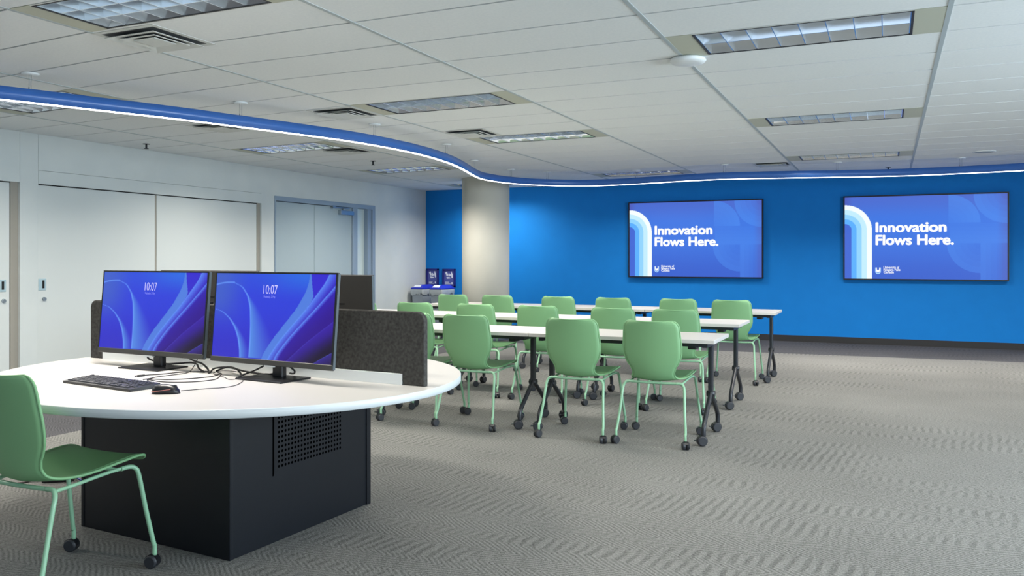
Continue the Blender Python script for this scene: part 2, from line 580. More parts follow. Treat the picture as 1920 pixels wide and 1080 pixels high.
# left wall with closet openings and the door opening
HT = 2.137
wl = MB()
TH = 0.16
def lw(y0, y1, z0, z1, x0=XL - TH, x1=XL, mi=0):
    wl.box(x0, x1, y0, y1, z0, z1, mi)
lw(YB - 0.15, 1.6, 0, ZC + 0.3)
lw(1.6, 5.821, HT, ZC + 0.3)
lw(5.824, 6.028, 0, ZC + 0.3)
lw(6.031, 9.50, HT, 2.279)
lw(6.031, 9.50, 2.282, ZC + 0.3)
lw(9.50, 9.79, 0, ZC + 0.3)
lw(9.79, 12.41, 2.265, ZC + 0.3)
lw(12.41, YF + 0.15, 0, ZC + 0.3)
lw(1.6, 9.50, 0, ZC + 0.3, XL - TH - 0.05, XL - TH, 1)      # back of the closets
lw(9.50, 12.41, 0, ZC + 0.3, XL - TH - 0.25, XL - TH - 0.2, 1)
lw(5.74, 5.821, 0, HT, XL - TH, XL - 0.03, 1)
lw(9.44, 9.50, 0, HT, XL - TH, XL - 0.03, 1)
wl.box(XL - TH, XL - 0.012, 5.8208, 5.8242, HT, ZC, 2)
wl.box(XL - TH, XL - 0.012, 6.0278, 6.0312, HT, ZC, 2)
structure(wl.build('wall_left', [M['wall_white'], M['reveal'], M['dark']]))

def closet_door(idx, y0, y1, latch_y=None):
    o = structure(MB().bbox(XL - 0.075, XL - 0.035, y0, y1, 0.012, HT - 0.010, 0.003).build('door_%d' % idx, M['door_white']))
    if latch_y is not None:
        x = XL - 0.035
        h = MB()
        h.bbox(x - 0.001, x + 0.006, latch_y - 0.045, latch_y + 0.045, 1.00, 1.125, 0.002, 1, 0)
        h.box(x + 0.006, x + 0.0068, latch_y - 0.004, latch_y + 0.022, 1.02, 1.105, 1)
        h.build('flush_handle', [M['chrome'], M['dark']], o)
        MB().cyl((x - 0.002, latch_y + 0.02, 0.905), (x + 0.018, latch_y + 0.02, 0.905), 0.022, 0.019, 20).build('lock', M['steel'], o)
    return o
closet_door(1, 3.9, 5.734, 5.65)
closet_door(2, 6.034, 7.612, 6.10)
closet_door(3, 7.640, 9.435)
structure(MB().box(XL - 0.07, XL - 0.040, 7.612, 7.640, 0.01, HT - 0.01).build('trim_1', M['reveal']))
structure(MB().box(XL - 0.09, XL - 0.03, 6.031, 9.44, HT - 0.009, HT - 0.001).build('head_gap_dark', M['dark']))  # near-black strip paints the shaded gap above the closet doors
closet_door(6, 1.62, 3.88)

# double door with side light
dr = MB()
fx0, fx1 = XL - TH, XL + 0.018
dr.bbox(fx0, fx1, 9.79, 12.41, 2.195, 2.267, 0.004, 1)
dr.bbox(fx0, fx1, 9.775, 9.800, 0, 2.267, 0.004, 1)
dr.bbox(fx0, fx1, 12.33, 12.41, 0, 2.2, 0.004, 1)
dr.bbox(fx0, fx1, 11.745, 11.87, 0, 2.2, 0.004, 1)
dr.bbox(fx0 + 0.03, fx1 - 0.03, 11.87, 11.905, 0, 2.2, 0.003, 1)
dr.bbox(fx0 + 0.03, fx1 - 0.03, 12.22, 12.33, 0, 2.2, 0.003, 1)
d4 = structure(dr.build('door_4', M['frame_grey']))
MB().bbox(XL - 0.06, XL - 0.015, 9.803, 10.731, 0.012, 2.188, 0.003).build('door_leaf', M['door_grey'], d4)
MB().bbox(XL - 0.06, XL - 0.015, 10.739, 11.742, 0.012, 2.188, 0.003).build('door_leaf', M['door_grey'], d4)
MB().box(XL - 0.075, XL - 0.05, 9.80, 11.745, 0.01, 2.195).build('door_gap', M['dark'], d4)
MB().box(XL - 0.10, XL - 0.092, 11.905, 12.22, 0.0, 2.2).build('side_light_pane', M['glass_lit'], d4)
cl = MB().bbox(XL - 0.015, XL + 0.045, 11.36, 11.735, 2.065, 2.14, 0.006, 2, 0)
cl.box(XL + 0.0, XL + 0.03, 11.15, 11.62, 2.168, 2.185, 1)
cl.box(XL + 0.02, XL + 0.045, 11.15, 11.22, 2.155, 2.20, 1)
cl.cyl((XL + 0.03, 11.45, 2.13), (XL + 0.03, 11.45, 2.175), 0.016, None, 12, 1)
cl.build('door_closer', [M['steel'], M['steel']], d4)

# column
cx, cy, cr = -6.11, 12.49, 0.395
col_o = MB().lathe([(0.0, 0.0), (cr, 0.0), (cr, ZC + 0.004), (0.0, ZC + 0.004)], 72).build('column', M['column'], None, (cx, cy, 0))
structure(col_o)
MB().lathe([(cr - 0.01, 0.0), (cr + 0.008, 0.0), (cr + 0.008, 0.10), (cr - 0.01, 0.102)], 72).build('base_trim', M['grey_base'], col_o)

# ------------------------------------------------------------------ ceiling lights
def ceiling_light(c, j, pw, label, nrows=2):
    rj = J0 + j
    x0, x1 = XS[c], XS[c + 1]
    xm = (x0 + x1) / 2
    ya, yb = warp(xm, YS[rj]), warp(xm, YS[rj + 1])
    slope = -0.075 if xm < -4.3 else 0.0
    t = thing('ceiling_light', label, 'ceiling light', (xm, (ya + yb) / 2, ZC), math.atan(slope), 'recessed louvre lights')
    W, D = (x1 - x0) / 2, (yb - ya) / 2
    hw = 0.595
    h = 0.085
    e = 0.004
    # black trim frame
    fr = MB()
    fr.box(-hw, -hw + 0.012, -D + 0.01, D - 0.01, -e, h)
    fr.box(hw - 0.012, hw, -D + 0.01, D - 0.01, -e, h)
    fr.box(-hw, hw, -D + 0.01, -D + 0.018, -e, h)
    fr.box(-hw, hw, D - 0.022, D - 0.01, -e, h)
    fr.box(-hw, hw, -D + 0.01, D - 0.01, h, h + 0.01)
    fr.build('trim_frame', M['fix_black'], t)
    for sx in (-1, 1):
        a, b = sorted((sx * hw, sx * (W + 0.004)))
        MB().box(a, b, -D - 0.003, D + 0.003, -0.002, 0.012).build('blank_panel', M['fix_panel'], t)
    MB().box(-hw, hw, -D - 0.003, -D + 0.0105, -0.002, 0.012).box(-hw, hw, D - 0.0105, D + 0.003, -0.002, 0.012).build('edge_flange', M['vent'], t)
    MB().box(-hw + 0.012, hw - 0.012, -D + 0.018, D - 0.022, h - 0.006, h).build('reflector', M['lamp_pan'], t)
    lv = MB()
    xi, yi0, yi1 = hw - 0.012, -D + 0.018, D - 0.022
    def blade_x(y, wt=0.030, wb=0.006):       # runs along x
        lv.add([(-xi, y - wb / 2, 0), (-xi, y + wb / 2, 0), (-xi, y + wt / 2, h - 0.02), (-xi, y - wt / 2, h - 0.02),
                (xi, y - wb / 2, 0), (xi, y + wb / 2, 0), (xi, y + wt / 2, h - 0.02), (xi, y - wt / 2, h - 0.02)],
               [(0, 4, 5, 1), (1, 5, 6, 2), (2, 6, 7, 3), (3, 7, 4, 0), (0, 1, 2, 3), (4, 7, 6, 5)])
    def blade_y(x, wt=0.026, wb=0.005):
        lv.add([(x - wb / 2, yi0, 0), (x + wb / 2, yi0, 0), (x + wt / 2, yi0, h - 0.02), (x - wt / 2, yi0, h - 0.02),
                (x - wb / 2, yi1, 0), (x + wb / 2, yi1, 0), (x + wt / 2, yi1, h - 0.02), (x - wt / 2, yi1, h - 0.02)],
               [(0, 1, 5, 4), (1, 2, 6, 5), (2, 3, 7, 6), (3, 0, 4, 7), (0, 3, 2, 1), (4, 5, 6, 7)])
    for k in range(1, nrows):
        blade_x(yi0 + (yi1 - yi0) * k / nrows)
    # curved side reflectors
    for s, y in ((1, yi0), (-1, yi1)):
        prof = [(y, 0.0), (y + s * 0.012, 0.02), (y + s * 0.03, 0.045), (y + s * 0.055, h - 0.012)]
        vv = [(-xi, a, z) for a, z in prof] + [(xi, a, z) for a, z in prof]
        lv.add(vv, [(i, i + 1, 5 + i, 4 + i) for i in range(3)], 0, True)
    for k in range(0, 9):
        blade_y(-xi + 0.004 + (2 * xi - 0.008) * k / 8)
    lv.build('louvre', M['louver'], t)
    area_light('lamp', (0, 0, -0.012), (0, 0, 0), 1.15, 0.42, FIX_POWER * pw, (1.0, 0.945, 0.86), FIX_SPREAD, t)
    return t
for c, j, pw, lab in FIXTURES:
    ceiling_light(c, j, pw, 'louvred recessed ' + lab, 3 if (c, j) == (3, -4) else 2)

# ------------------------------------------------------------------ air vents, sprinklers, small ceiling fittings
def vent(x, y, label, s=0.245, rot=0.0):
    t = thing('air_vent', label, 'air vent', (x, y, ZC), rot, 'square four-way air diffusers')
    def ring(o, i, zo, zi, m, name, th=0.003):
        mb = MB()
        A = [(-o, -o), (o, -o), (o, o), (-o, o)]
        B = [(-i, -i), (i, -i), (i, i), (-i, i)]
        v = [(a, b, zo) for a, b in A] + [(a, b, zi) for a, b in B] + [(a, b, zo + th) for a, b in A] + [(a, b, zi + th) for a, b in B]
        f = []
        for k in range(4):
            k2 = (k + 1) % 4
            f += [(k, k2, 4 + k2, 4 + k), (8 + k, 12 + k, 12 + k2, 8 + k2), (k, 8 + k, 8 + k2, k2), (4 + k, 4 + k2, 12 + k2, 12 + k)]
        mb.add(v, f)
        return mb.build(name, m, t)
    ring(s, s - 0.035, -0.004, -0.004, M['vent'], 'flange')
    MB().box(-s + 0.03, s - 0.03, -s + 0.03, s - 0.03, -0.0015, -0.0005).build('throat', M['vent_dark'], t)
    ring(s - 0.050, s - 0.118, -0.024, -0.008, M['vent'], 'louvre_ring')
    ring(s - 0.108, s - 0.166, -0.024, -0.010, M['vent'], 'louvre_ring')
    MB().bbox(-0.085, 0.085, -0.085, 0.085, -0.024, -0.018, 0.002, 1).build('centre_plate', M['vent'], t)
    return t
vent(-4.025, 3.70, 'square air vent beside the big ceiling light at the top left')
vent(-6.10, 6.45, 'square air vent half hidden by the pendant, left of its second hanger', rot=-0.075)
vent(-4.50, 6.29, 'square air vent at the left end of a ceiling light, above the pendant')
vent(-6.06, 8.50, 'square air vent under the pendant, right of the ceiling light over the door', rot=-0.075)
vent(-4.005, 7.85, 'square air vent touching the left end of the ceiling light before the column')
vent(-1.48, 12.18, 'square air vent just above the pendant, between the two wall screens')

def sprinkler(x, y, label):
    t = thing('sprinkler', label, 'sprinkler', (x, y, ZC), 0, 'pendent ceiling sprinklers')
    MB().lathe([(0.0, -0.004), (0.036, -0.004), (0.040, 0.0), (0.0, 0.0)], 24).build('rose', M['black_metal'], t)
    MB().cyl((0, 0, -0.004), (0, 0, -0.05), 0.011, None, 12).build('stem', M['black_metal'], t)
    MB().lathe([(0.0, -0.05), (0.026, -0.052), (0.026, -0.056), (0.0, -0.058)], 20).build('deflector', M['black_metal'], t)
sprinkler(-7.82, 7.06, 'small ceiling sprinkler near the left wall over the closet doors')
sprinkler(-6.38, 9.56, 'small ceiling sprinkler left of the light nearest the column')
sprinkler(0.0, 13.33, 'small ceiling sprinkler above the pendant over the right wall screen')
sprinkler(-6.18 + 0.72, 13.55, 'small ceiling sprinkler peeping out just right of the column top')

t = thing('access_point', 'white disc-shaped wireless unit on the ceiling beside the nearest right light', 'wireless access point', (-1.205, 5.50, ZC))
MB().lathe([(0.0, -0.040), (0.075, -0.040), (0.105, -0.034), (0.118, -0.020), (0.112, -0.006), (0.0, -0.003)], 48).build('cover', M['white_plastic'], t)
MB().lathe([(0.0, 0.0), (0.085, 0.0), (0.085, -0.012), (0.0, -0.012)], 32).build('mount', M['dark'], t)
t = thing('ceiling_speaker', 'round flush ceiling speaker above the right end of the pendant', 'speaker', (1.082, 11.80, ZC))
MB().lathe([(0.0, -0.010), (0.105, -0.008), (0.105, -0.006), (0.0, -0.004)], 40).build('grille', M['speaker_white'], t)
MB().lathe([(0.105, 0.0), (0.128, 0.0), (0.126, -0.008), (0.105, -0.010)], 40).build('rim', M['white_plastic'], t)

# ------------------------------------------------------------------ wavy blue pendant light
PZ0, PZ1 = 2.45, ZC - 0.115
path2 = [(-7.1, 1.6), (-6.45, 2.55), (-5.93, 3.40), (-5.66, 3.87), (-5.42, 4.42), (-5.19, 4.95), (-5.00, 5.50), (-4.82, 6.05), (-4.665, 6.60), (-4.585, 7.20), (-4.58, 7.85),
         (-4.68, 8.60), (-4.86, 9.30), (-5.06, 9.95), (-5.185, 10.45), (-5.19, 10.85), (-5.10, 11.28), (-4.85, 11.73), (-4.44, 12.07), (-4.04, 12.20), (-3.58, 12.18), (-3.07, 12.07),
         (-2.62, 11.97), (-2.10, 11.93), (-1.55, 12.03), (-1.10, 12.14), (-0.43, 12.32), (0.30, 12.44), (0.96, 12.39), (1.57, 12.30), (2.3, 12.05), (3.0, 11.6)]
sp = smooth_path([(a, b, 0) for a, b in path2], 7)
def ribbon(mb, z0, z1, hw, mi=0):
    n = len(sp)
    v = []
    for i in range(n):
        d = (sp[min(i + 1, n - 1)] - sp[max(i - 1, 0)]).normalized()
        nrm = Vector((-d.y, d.x, 0))
        a, b = sp[i] + nrm * hw, sp[i] - nrm * hw
        v += [(a.x, a.y, z0), (b.x, b.y, z0), (b.x, b.y, z1), (a.x, a.y, z1)]
    f = []
    for i in range(n - 1):
        k = 4 * i
        for q in range(4):
            q2 = (q + 1) % 4
            f.append((k + q, k + q2, k + 4 + q2, k + 4 + q))
    f += [(0, 3, 2, 1), (4 * n - 4, 4 * n - 3, 4 * n - 2, 4 * n - 1)]
    mb.add(v, f, mi, False)
    return mb
pend = thing('pendant_light', 'long wavy blue pendant light with a white glowing underside, hung under the ceiling', 'pendant light', (0, 0, 0))
housing = ribbon(MB(), PZ0 + 0.007, PZ1, 0.018).build('housing', M['pendant_blue'], pend)
for p in housing.data.polygons:
    p.use_smooth = abs(p.normal.z) < 0.5
housing.data.update()
ribbon(MB(), PZ0, PZ0 + 0.0075, 0.0145).build('led_strip', M['led'], pend)
def nearest(x, y):
    return min(sp, key=lambda p: (p.x - x) ** 2 + (p.y - y) ** 2)
for hx, hy in [(-5.59, 4.03), (-4.98, 5.46), (-4.56, 6.9), (-4.64, 8.52), (-5.1, 10.05), (-5.1, 11.3), (-4.74, 11.8), (-3.46, 12.2), (-2.09, 11.9), (-0.64, 12.3), (0.86, 12.42), (-6.2, 2.9), (2.3, 12.05)]:
    p = nearest(hx, hy)
    hg = MB()
    for dx in (-0.012, 0.012):
        hg.cyl((p.x + dx, p.y, PZ1 - 0.004), (p.x + dx, p.y, ZC - 0.008), 0.0018, None, 6, 0)
    hg.cyl((p.x - 0.012, p.y, PZ1 - 0.004), (p.x - 0.012, p.y, PZ1 + 0.018), 0.004, None, 8, 0)
    h_o = hg.build('hanger_wire', M['wire'], pend)
    MB().lathe([(0.0, ZC - 0.014), (0.055, ZC - 0.012), (0.060, ZC - 0.002), (0.0, ZC)], 28, 0, Matrix.Translation((p.x, p.y, 0))).build('ceiling_rose', M['white_plastic'], h_o)

# ------------------------------------------------------------------ wall screens
def lerp(a, b, t):
    return a + (b - a) * t[..., None]
def C(*c):
    return np.array(c, float)
def ss(x, a, b):
    t = np.clip((x - a) / (b - a), 0, 1)
    return t * t * (3 - 2 * t)
def tv_picture(U, V, asp):
    X, Y = U * asp, V
    img = lerp(C(62, 118, 226), C(58, 98, 206), ss(V, 0.45, 1.0))
    img = lerp(img, C(76, 106, 206), ss(0.3 - V, 0.0, 0.3) * 0.9)
    edge = np.maximum(ss(0.06 - U, 0, 0.06), ss(U - 0.93, 0, 0.07))
    img = lerp(img, C(82, 86, 175), edge * 0.6)
    # faint quarter-circle shapes on the right
    L = C(78, 142, 240)
    u1, v1 = 0.653, 0.332
    r0 = 0.191 * asp
    d1 = np.hypot(X - u1 * asp, Y - v1)
    m = (U > u1) & (V < v1) & (d1 < r0)
    rings = 0.30 + 0.35 * np.clip(np.floor(d1 / r0 * 5) / 5, 0, 1)
    img = lerp(img, L, m * rings)
    d2 = np.hypot(X - asp, Y)
    m = (d2 < 0.197 * asp)
    img = lerp(img, L, m * (0.15 + 0.5 * np.floor(d2 / (0.197 * asp) * 5) / 5))
    m = (U > 0.66) & (V > 0.34) & (V < 0.575)
    img = lerp(img, L, m * (0.16 + 0.4 * np.floor((V - 0.34) / 0.235 * 5) / 5))
    d4 = np.hypot(X - 0.845 * asp, Y - 0.575)
    m = (U < 0.845) & (V > 0.575) & (d4 < 0.20 * asp)
    img = lerp(img, L, m * (0.10 + 0.45 * np.floor(d4 / (0.2 * asp) * 5) / 5))
    m = (U > 0.845) & (V > 0.575)
    img = lerp(img, L, m * (0.5 - 0.4 * np.floor((U - 0.845) / 0.155 * 5) / 5))
    # the arch of pale bands on the left
    yc = 0.405
    rr = np.where(V > yc, X, np.hypot(X, Y - yc))
    for r, c in [(0.177, (246, 254, 255)), (0.144, (196, 238, 255)), (0.111, (146, 212, 255)), (0.078, (92, 176, 255)), (0.045, (66, 104, 212))]:
        img = np.where((rr < r * asp)[..., None], C(*c), img)
    return img

def wall_screen(x0, x1, z0, z1, label):
    W, H = x1 - x0, z1 - z0
    y = 14.12
    t = thing('wall_screen', label, 'television', ((x0 + x1) / 2, y, (z0 + z1) / 2), 0, 'large wall screens on the blue wall')
    bz = 0.02
    fr = MB()
    fr.bbox(-W / 2, W / 2, 0.004, YF - y - 0.018, -H / 2, H / 2, 0.004, 2)
    fr.box(-W / 2, -W / 2 + bz, -0.008, 0.006, -H / 2, H / 2).box(W / 2 - bz, W / 2, -0.008, 0.006, -H / 2, H / 2)
    fr.box(-W / 2 + bz, W / 2 - bz, -0.008, 0.006, -H / 2, -H / 2 + bz).box(-W / 2 + bz, W / 2 - bz, -0.008, 0.006, H / 2 - bz, H / 2)
    fr.build('bezel', M['tv_bezel'], t)
    MB().box(-0.3, 0.3, YF - y - 0.02, YF - y, -0.25, 0.25).build('wall_bracket', M['black_metal'], t)
    w, h = W - 2 * bz, H - 2 * bz
    picture_panel('screen', w, h, 420, 236, tv_picture, M['tv_screen'], t, (0, 0.0, 0))
    ux = lambda u: (u - 0.5) * w
    vz = lambda v: (0.5 - v) * h
    R = (math.pi / 2, 0, 0)
    sz = 0.1225 * h / 0.73
    for body, v, tw in (('Innovation', 0.432, 0.443), ('Flows Here.', 0.586, 0.487)):
        o = text_mesh('headline', body, sz, M['txt'], t, (ux(0.2), -0.003, vz(v)), R, 0.0, bold=0.0085 * sz / 0.2)
        xs = [p.co.x for p in o.data.vertices]
        k = tw * w / (max(xs) - min(xs))
        mn = min(xs)
        for p in o.data.vertices:
            p.co.x = (p.co.x - mn) * k
    for body, v, tw in (('University of', 0.875, 0.100), ('Niagara Falls', 0.904, 0.106), ('Canada', 0.933, 0.066)):
        o = text_mesh('small_lettering', body, 0.030 * h / 0.73, M['txt'], t, (ux(0.2515), -0.003, vz(v)), R, 0.0, bold=0.0012)
        xs = [p.co.x for p in o.data.vertices]
        k = tw * w / (max(xs) - min(xs))
        mn = min(xs)
        for p in o.data.vertices:
            p.co.x = (p.co.x - mn) * k
    # shield mark: a U with a filled left half
    sw, sh = 0.037 * w, 0.082 * h
    def shield(s, x_off=0.0):
        pts = [(-0.5, 0.5), (0.5, 0.5), (0.5, -0.1), (0.42, -0.28), (0.25, -0.42), (0.0, -0.5), (-0.25, -0.42), (-0.42, -0.28), (-0.5, -0.1)]
        return [((a * s) * sw, (b * s + (0.5 - 0.5 * s)) * sh) for a, b in pts]
    ex = MB()
    def strip(outer, inner, mi):
        n = len(outer)
        v = [(a, 0, b) for a, b in outer] + [(a, 0, b) for a, b in inner]
        ex.add(v, [(i, i + 1, n + i + 1, n + i) for i in range(1, n - 1)] + [(n - 1, 0, n, 2 * n - 1)], mi)
    strip(shield(1.0), shield(0.82), 1)
    strip(shield(0.74), shield(0.40), 0)
    ex.build('shield_emblem', [M['txt'], M['txt_blue']], t, (ux(0.2165), -0.003, vz(0.905)))
    return t
wall_screen(-4.135, -1.865, 1.013, 2.319, 'large wall screen nearer the column, reading Innovation Flows Here')
wall_screen(-0.644, 1.612, 1.008, 2.318, 'large wall screen at the right end of the blue wall, reading Innovation Flows Here')

# ------------------------------------------------------------------ signs and recycling bins by the far corner
def sign(x0, x1, z0, z1, label):
    y = YF
    W, H = x1 - x0, z1 - z0
    t = thing('recycling_sign', label, 'sign', ((x0 + x1) / 2, y, (z0 + z1) / 2), 0, 'recycling signs above the bins')
    b = 0.032
    fr = MB()
    fr.bbox(-W / 2, W / 2, -0.03, 0, H / 2 - b, H / 2, 0.004).bbox(-W / 2, W / 2, -0.03, 0, -H / 2, -H / 2 + b, 0.004)
    fr.bbox(-W / 2, -W / 2 + b, -0.03, 0, -H / 2, H / 2, 0.004).bbox(W / 2 - b, W / 2, -0.03, 0, -H / 2, H / 2, 0.004)
    fr.build('sign_frame', M['sign_blue'], t)
    MB().box(-W / 2 + b, W / 2 - b, -0.014, -0.002, -H / 2 + b, H / 2 - b).build('sign_face', M['sign_face'], t)
    g = MB()
    def poly(pts, mi=0):
        n = len(pts)
        v = [(a * W, -0.016, c * H) for a, c in pts] + [(a * W, -0.0135, c * H) for a, c in pts]
        g.add(v, [tuple(range(n)), tuple(range(2 * n - 1, n - 1, -1))] + [(i, (i + 1) % n, n + (i + 1) % n, n + i) for i in range(n)])
    poly([(-0.30, 0.30), (-0.17, 0.34), (-0.08, 0.18), (-0.10, 0.10), (-0.20, 0.12)])          # carton
    poly([(-0.05, 0.24), (0.02, 0.26), (0.07, 0.13), (0.02, 0.08), (-0.06, 0.12)])              # can
    poly([(0.16, 0.36), (0.20, 0.36), (0.21, 0.28), (0.28, 0.22), (0.29, 0.02), (0.20, 0.0), (0.14, 0.2)])   # bottle
    poly([(-0.20, 0.06), (0.06, 0.04), (0.10, -0.02), (-0.16, -0.04)])                          # box
    poly([(0.06, 0.20), (0.14, 0.22), (0.13, 0.10), (0.08, 0.10)])
    for k, (w_, zz) in enumerate(((0.30, -0.22), (0.26, -0.27), (0.42, -0.32))):
        poly([(-0.30, zz), (-0.30 + w_, zz), (-0.30 + w_, zz - 0.025), (-0.30, zz - 0.025)])
    poly([(0.18, -0.24), (0.27, -0.24), (0.27, -0.34), (0.18, -0.34)])
    g.build('sign_print', M['sign_white'], t)
sign(-8.225, -7.955, 0.80, 1.142, 'navy framed recycling sign on the blue wall nearest the corner')
sign(-7.868, -7.585, 0.79, 1.140, 'navy framed recycling sign on the blue wall nearer the column')

def waste_bin(x, y, label):
    t = thing('recycling_bin', label, 'bin', (x, y, 0), 0, 'slim grey recycling bins')
    W, D, H = 0.225, 0.48, 0.76
    a, b = 0.82, 0.5
    bot = [(-W / 2 * a, -D / 2 * a), (W / 2 * a, -D / 2 * a), (W / 2 * a, D / 2 * a), (-W / 2 * a, D / 2 * a)]
    top = [(-W / 2, -D / 2), (W / 2, -D / 2), (W / 2, D / 2), (-W / 2, D / 2)]
    mb = MB()
    mb.add([(p, q, 0.0) for p, q in bot] + [(p, q, H) for p, q in top], [(3, 2, 1, 0), (4, 5, 6, 7)] + [(i, (i + 1) % 4, 4 + (i + 1) % 4, 4 + i) for i in range(4)])
    mb.bbox(-W / 2 - 0.012, W / 2 + 0.012, -D / 2 - 0.012, D / 2 + 0.012, H - 0.03, H, 0.006, 1)
    mb.build('bin_body', M['bin_grey'], t)
    # bag folded over the rim with a ragged lower edge
    bag = MB()
    rnd = random.Random(int(x * 100))
    loop = []
    per = [(-1, -1, 1, -1), (1, -1, 1, 1), (1, 1, -1, 1), (-1, 1, -1, -1)]
    for x0, y0, x1, y1 in per:
        for k in range(12):
            f = k / 12
            loop.append((x0 + (x1 - x0) * f, y0 + (y1 - y0) * f))
    n = len(loop)
    v = []
    for (p, q) in loop:
        r = rnd.uniform(0.0, 0.012)
        v.append((p * (W / 2 + 0.014), q * (D / 2 + 0.014), H + 0.003))
        v.append((p * (W / 2 + 0.017 + r * 0.7), q * (D / 2 + 0.017 + r * 0.7), H - 0.04))
        v.append((p * (W / 2 + 0.006 + r), q * (D / 2 + 0.006 + r), H - 0.07 - rnd.uniform(0, 0.05)))
    f = []
    for i in range(n):
        i2 = (i + 1) % n
        f += [(3 * i, 3 * i2, 3 * i2 + 1, 3 * i + 1), (3 * i + 1, 3 * i2 + 1, 3 * i2 + 2, 3 * i + 2)]
    bag.add(v, f, 0, True)
    bag.build('bin_bag', M['bin_bag'], t)
    lid = MB()
    lid.bbox(-W / 2 - 0.016, W / 2 + 0.016, -D / 2 - 0.016, D / 2 + 0.016, H + 0.004, H + 0.035, 0.008)
    lid.add([(-W / 2, -D / 2, H + 0.035), (W / 2, -D / 2, H + 0.035), (W / 2, D / 2, H + 0.035), (-W / 2, D / 2, H + 0.035),
             (-W / 2 + 0.04, -D / 2 + 0.10, H + 0.085), (W / 2 - 0.04, -D / 2 + 0.10, H + 0.085), (W / 2 - 0.04, D / 2 - 0.08, H + 0.085), (-W / 2 + 0.04, D / 2 - 0.08, H + 0.085)],
            [(0, 1, 5, 4), (1, 2, 6, 5), (2, 3, 7, 6), (3, 0, 4, 7), (4, 5, 6, 7)])
    lo = lid.build('lid', M['lid_blue'], t)
    MB().add([(-0.09, -D / 2 + 0.012, H + 0.042), (0.06, -D / 2 + 0.012, H + 0.042), (0.05, -D / 2 + 0.085, H + 0.081), (-0.08, -D / 2 + 0.085, H + 0.081),
              (-0.09, -D / 2 + 0.010, H + 0.045), (0.06, -D / 2 + 0.010, H + 0.045), (0.05, -D / 2 + 0.083, H + 0.084), (-0.08, -D / 2 + 0.083, H + 0.084)],
             [(4, 5, 6, 7), (0, 3, 2, 1), (0, 1, 5, 4), (1, 2, 6, 5), (2, 3, 7, 6), (3, 0, 4, 7)]).build('lid_label', M['sign_white'], lo)
waste_bin(-8.045, 13.76, 'slim grey recycling bin with blue lid, against the white wall corner')
waste_bin(-7.63, 13.74, 'slim grey recycling bin with blue lid, nearer the column')

# ------------------------------------------------------------------ castors
def caster_mb(r, w, stem_top, swivel=0.0, brake=False):
    mb = MB()
    Rz = Matrix.Rotation(swivel, 4, 'Z')
    off = 0.35 * r
    for s in (-1, 1):
        x0, x1 = s * 0.003, s * w
        prof_n = 18
        a, b = (x0, x1)
        mb.cyl((a, -off, r), (b * 0.72, -off, r), r, None, prof_n, 0, True, Rz)
        mb.cyl((b * 0.72, -off, r), (b, -off, r), r, r * 0.80, prof_n, 0, True, Rz)
    # hood between and over the wheels
    hood = []
    n = 9
    for i in range(n):
        an = math.radians(-20 + 175 * i / (n - 1))
        hood.append((-off + math.cos(an) * r * 1.10, r + math.sin(an) * r * 1.10))
    v = [(-w * 0.55, p, q) for p, q in hood] + [(w * 0.55, p, q) for p, q in hood] + [(-w * 0.55, -off + (p + off) * 0.93, r + (q - r) * 0.93) for p, q in hood] + [(w * 0.55, -off + (p + off) * 0.93, r + (q - r) * 0.93) for p, q in hood]
    f = [(i, i + 1, n + i + 1, n + i) for i in range(n - 1)] + [(2 * n + i, 3 * n + i, 3 * n + i + 1, 2 * n + i + 1) for i in range(n - 1)]
    f += [(i, 2 * n + i, 2 * n + i + 1, i + 1) for i in range(n - 1)] + [(n + i, n + i + 1, 3 * n + i + 1, 3 * n + i) for i in range(n - 1)]
    f += [(0, n, 3 * n, 2 * n), (n - 1, 3 * n - 1, 4 * n - 1, 2 * n - 1)]
    mb.add(v, f, 1, False, Rz)
    mb.cyl((0, 0, r * 1.2), (0, 0, stem_top), r * 0.30, None, 10, 1)
    if brake:
        mb.box(-w * 0.5, w * 0.5, -off - 1.55 * r, -off - 0.8 * r, r * 1.05, r * 1.2, 1, Rz)
    return mb

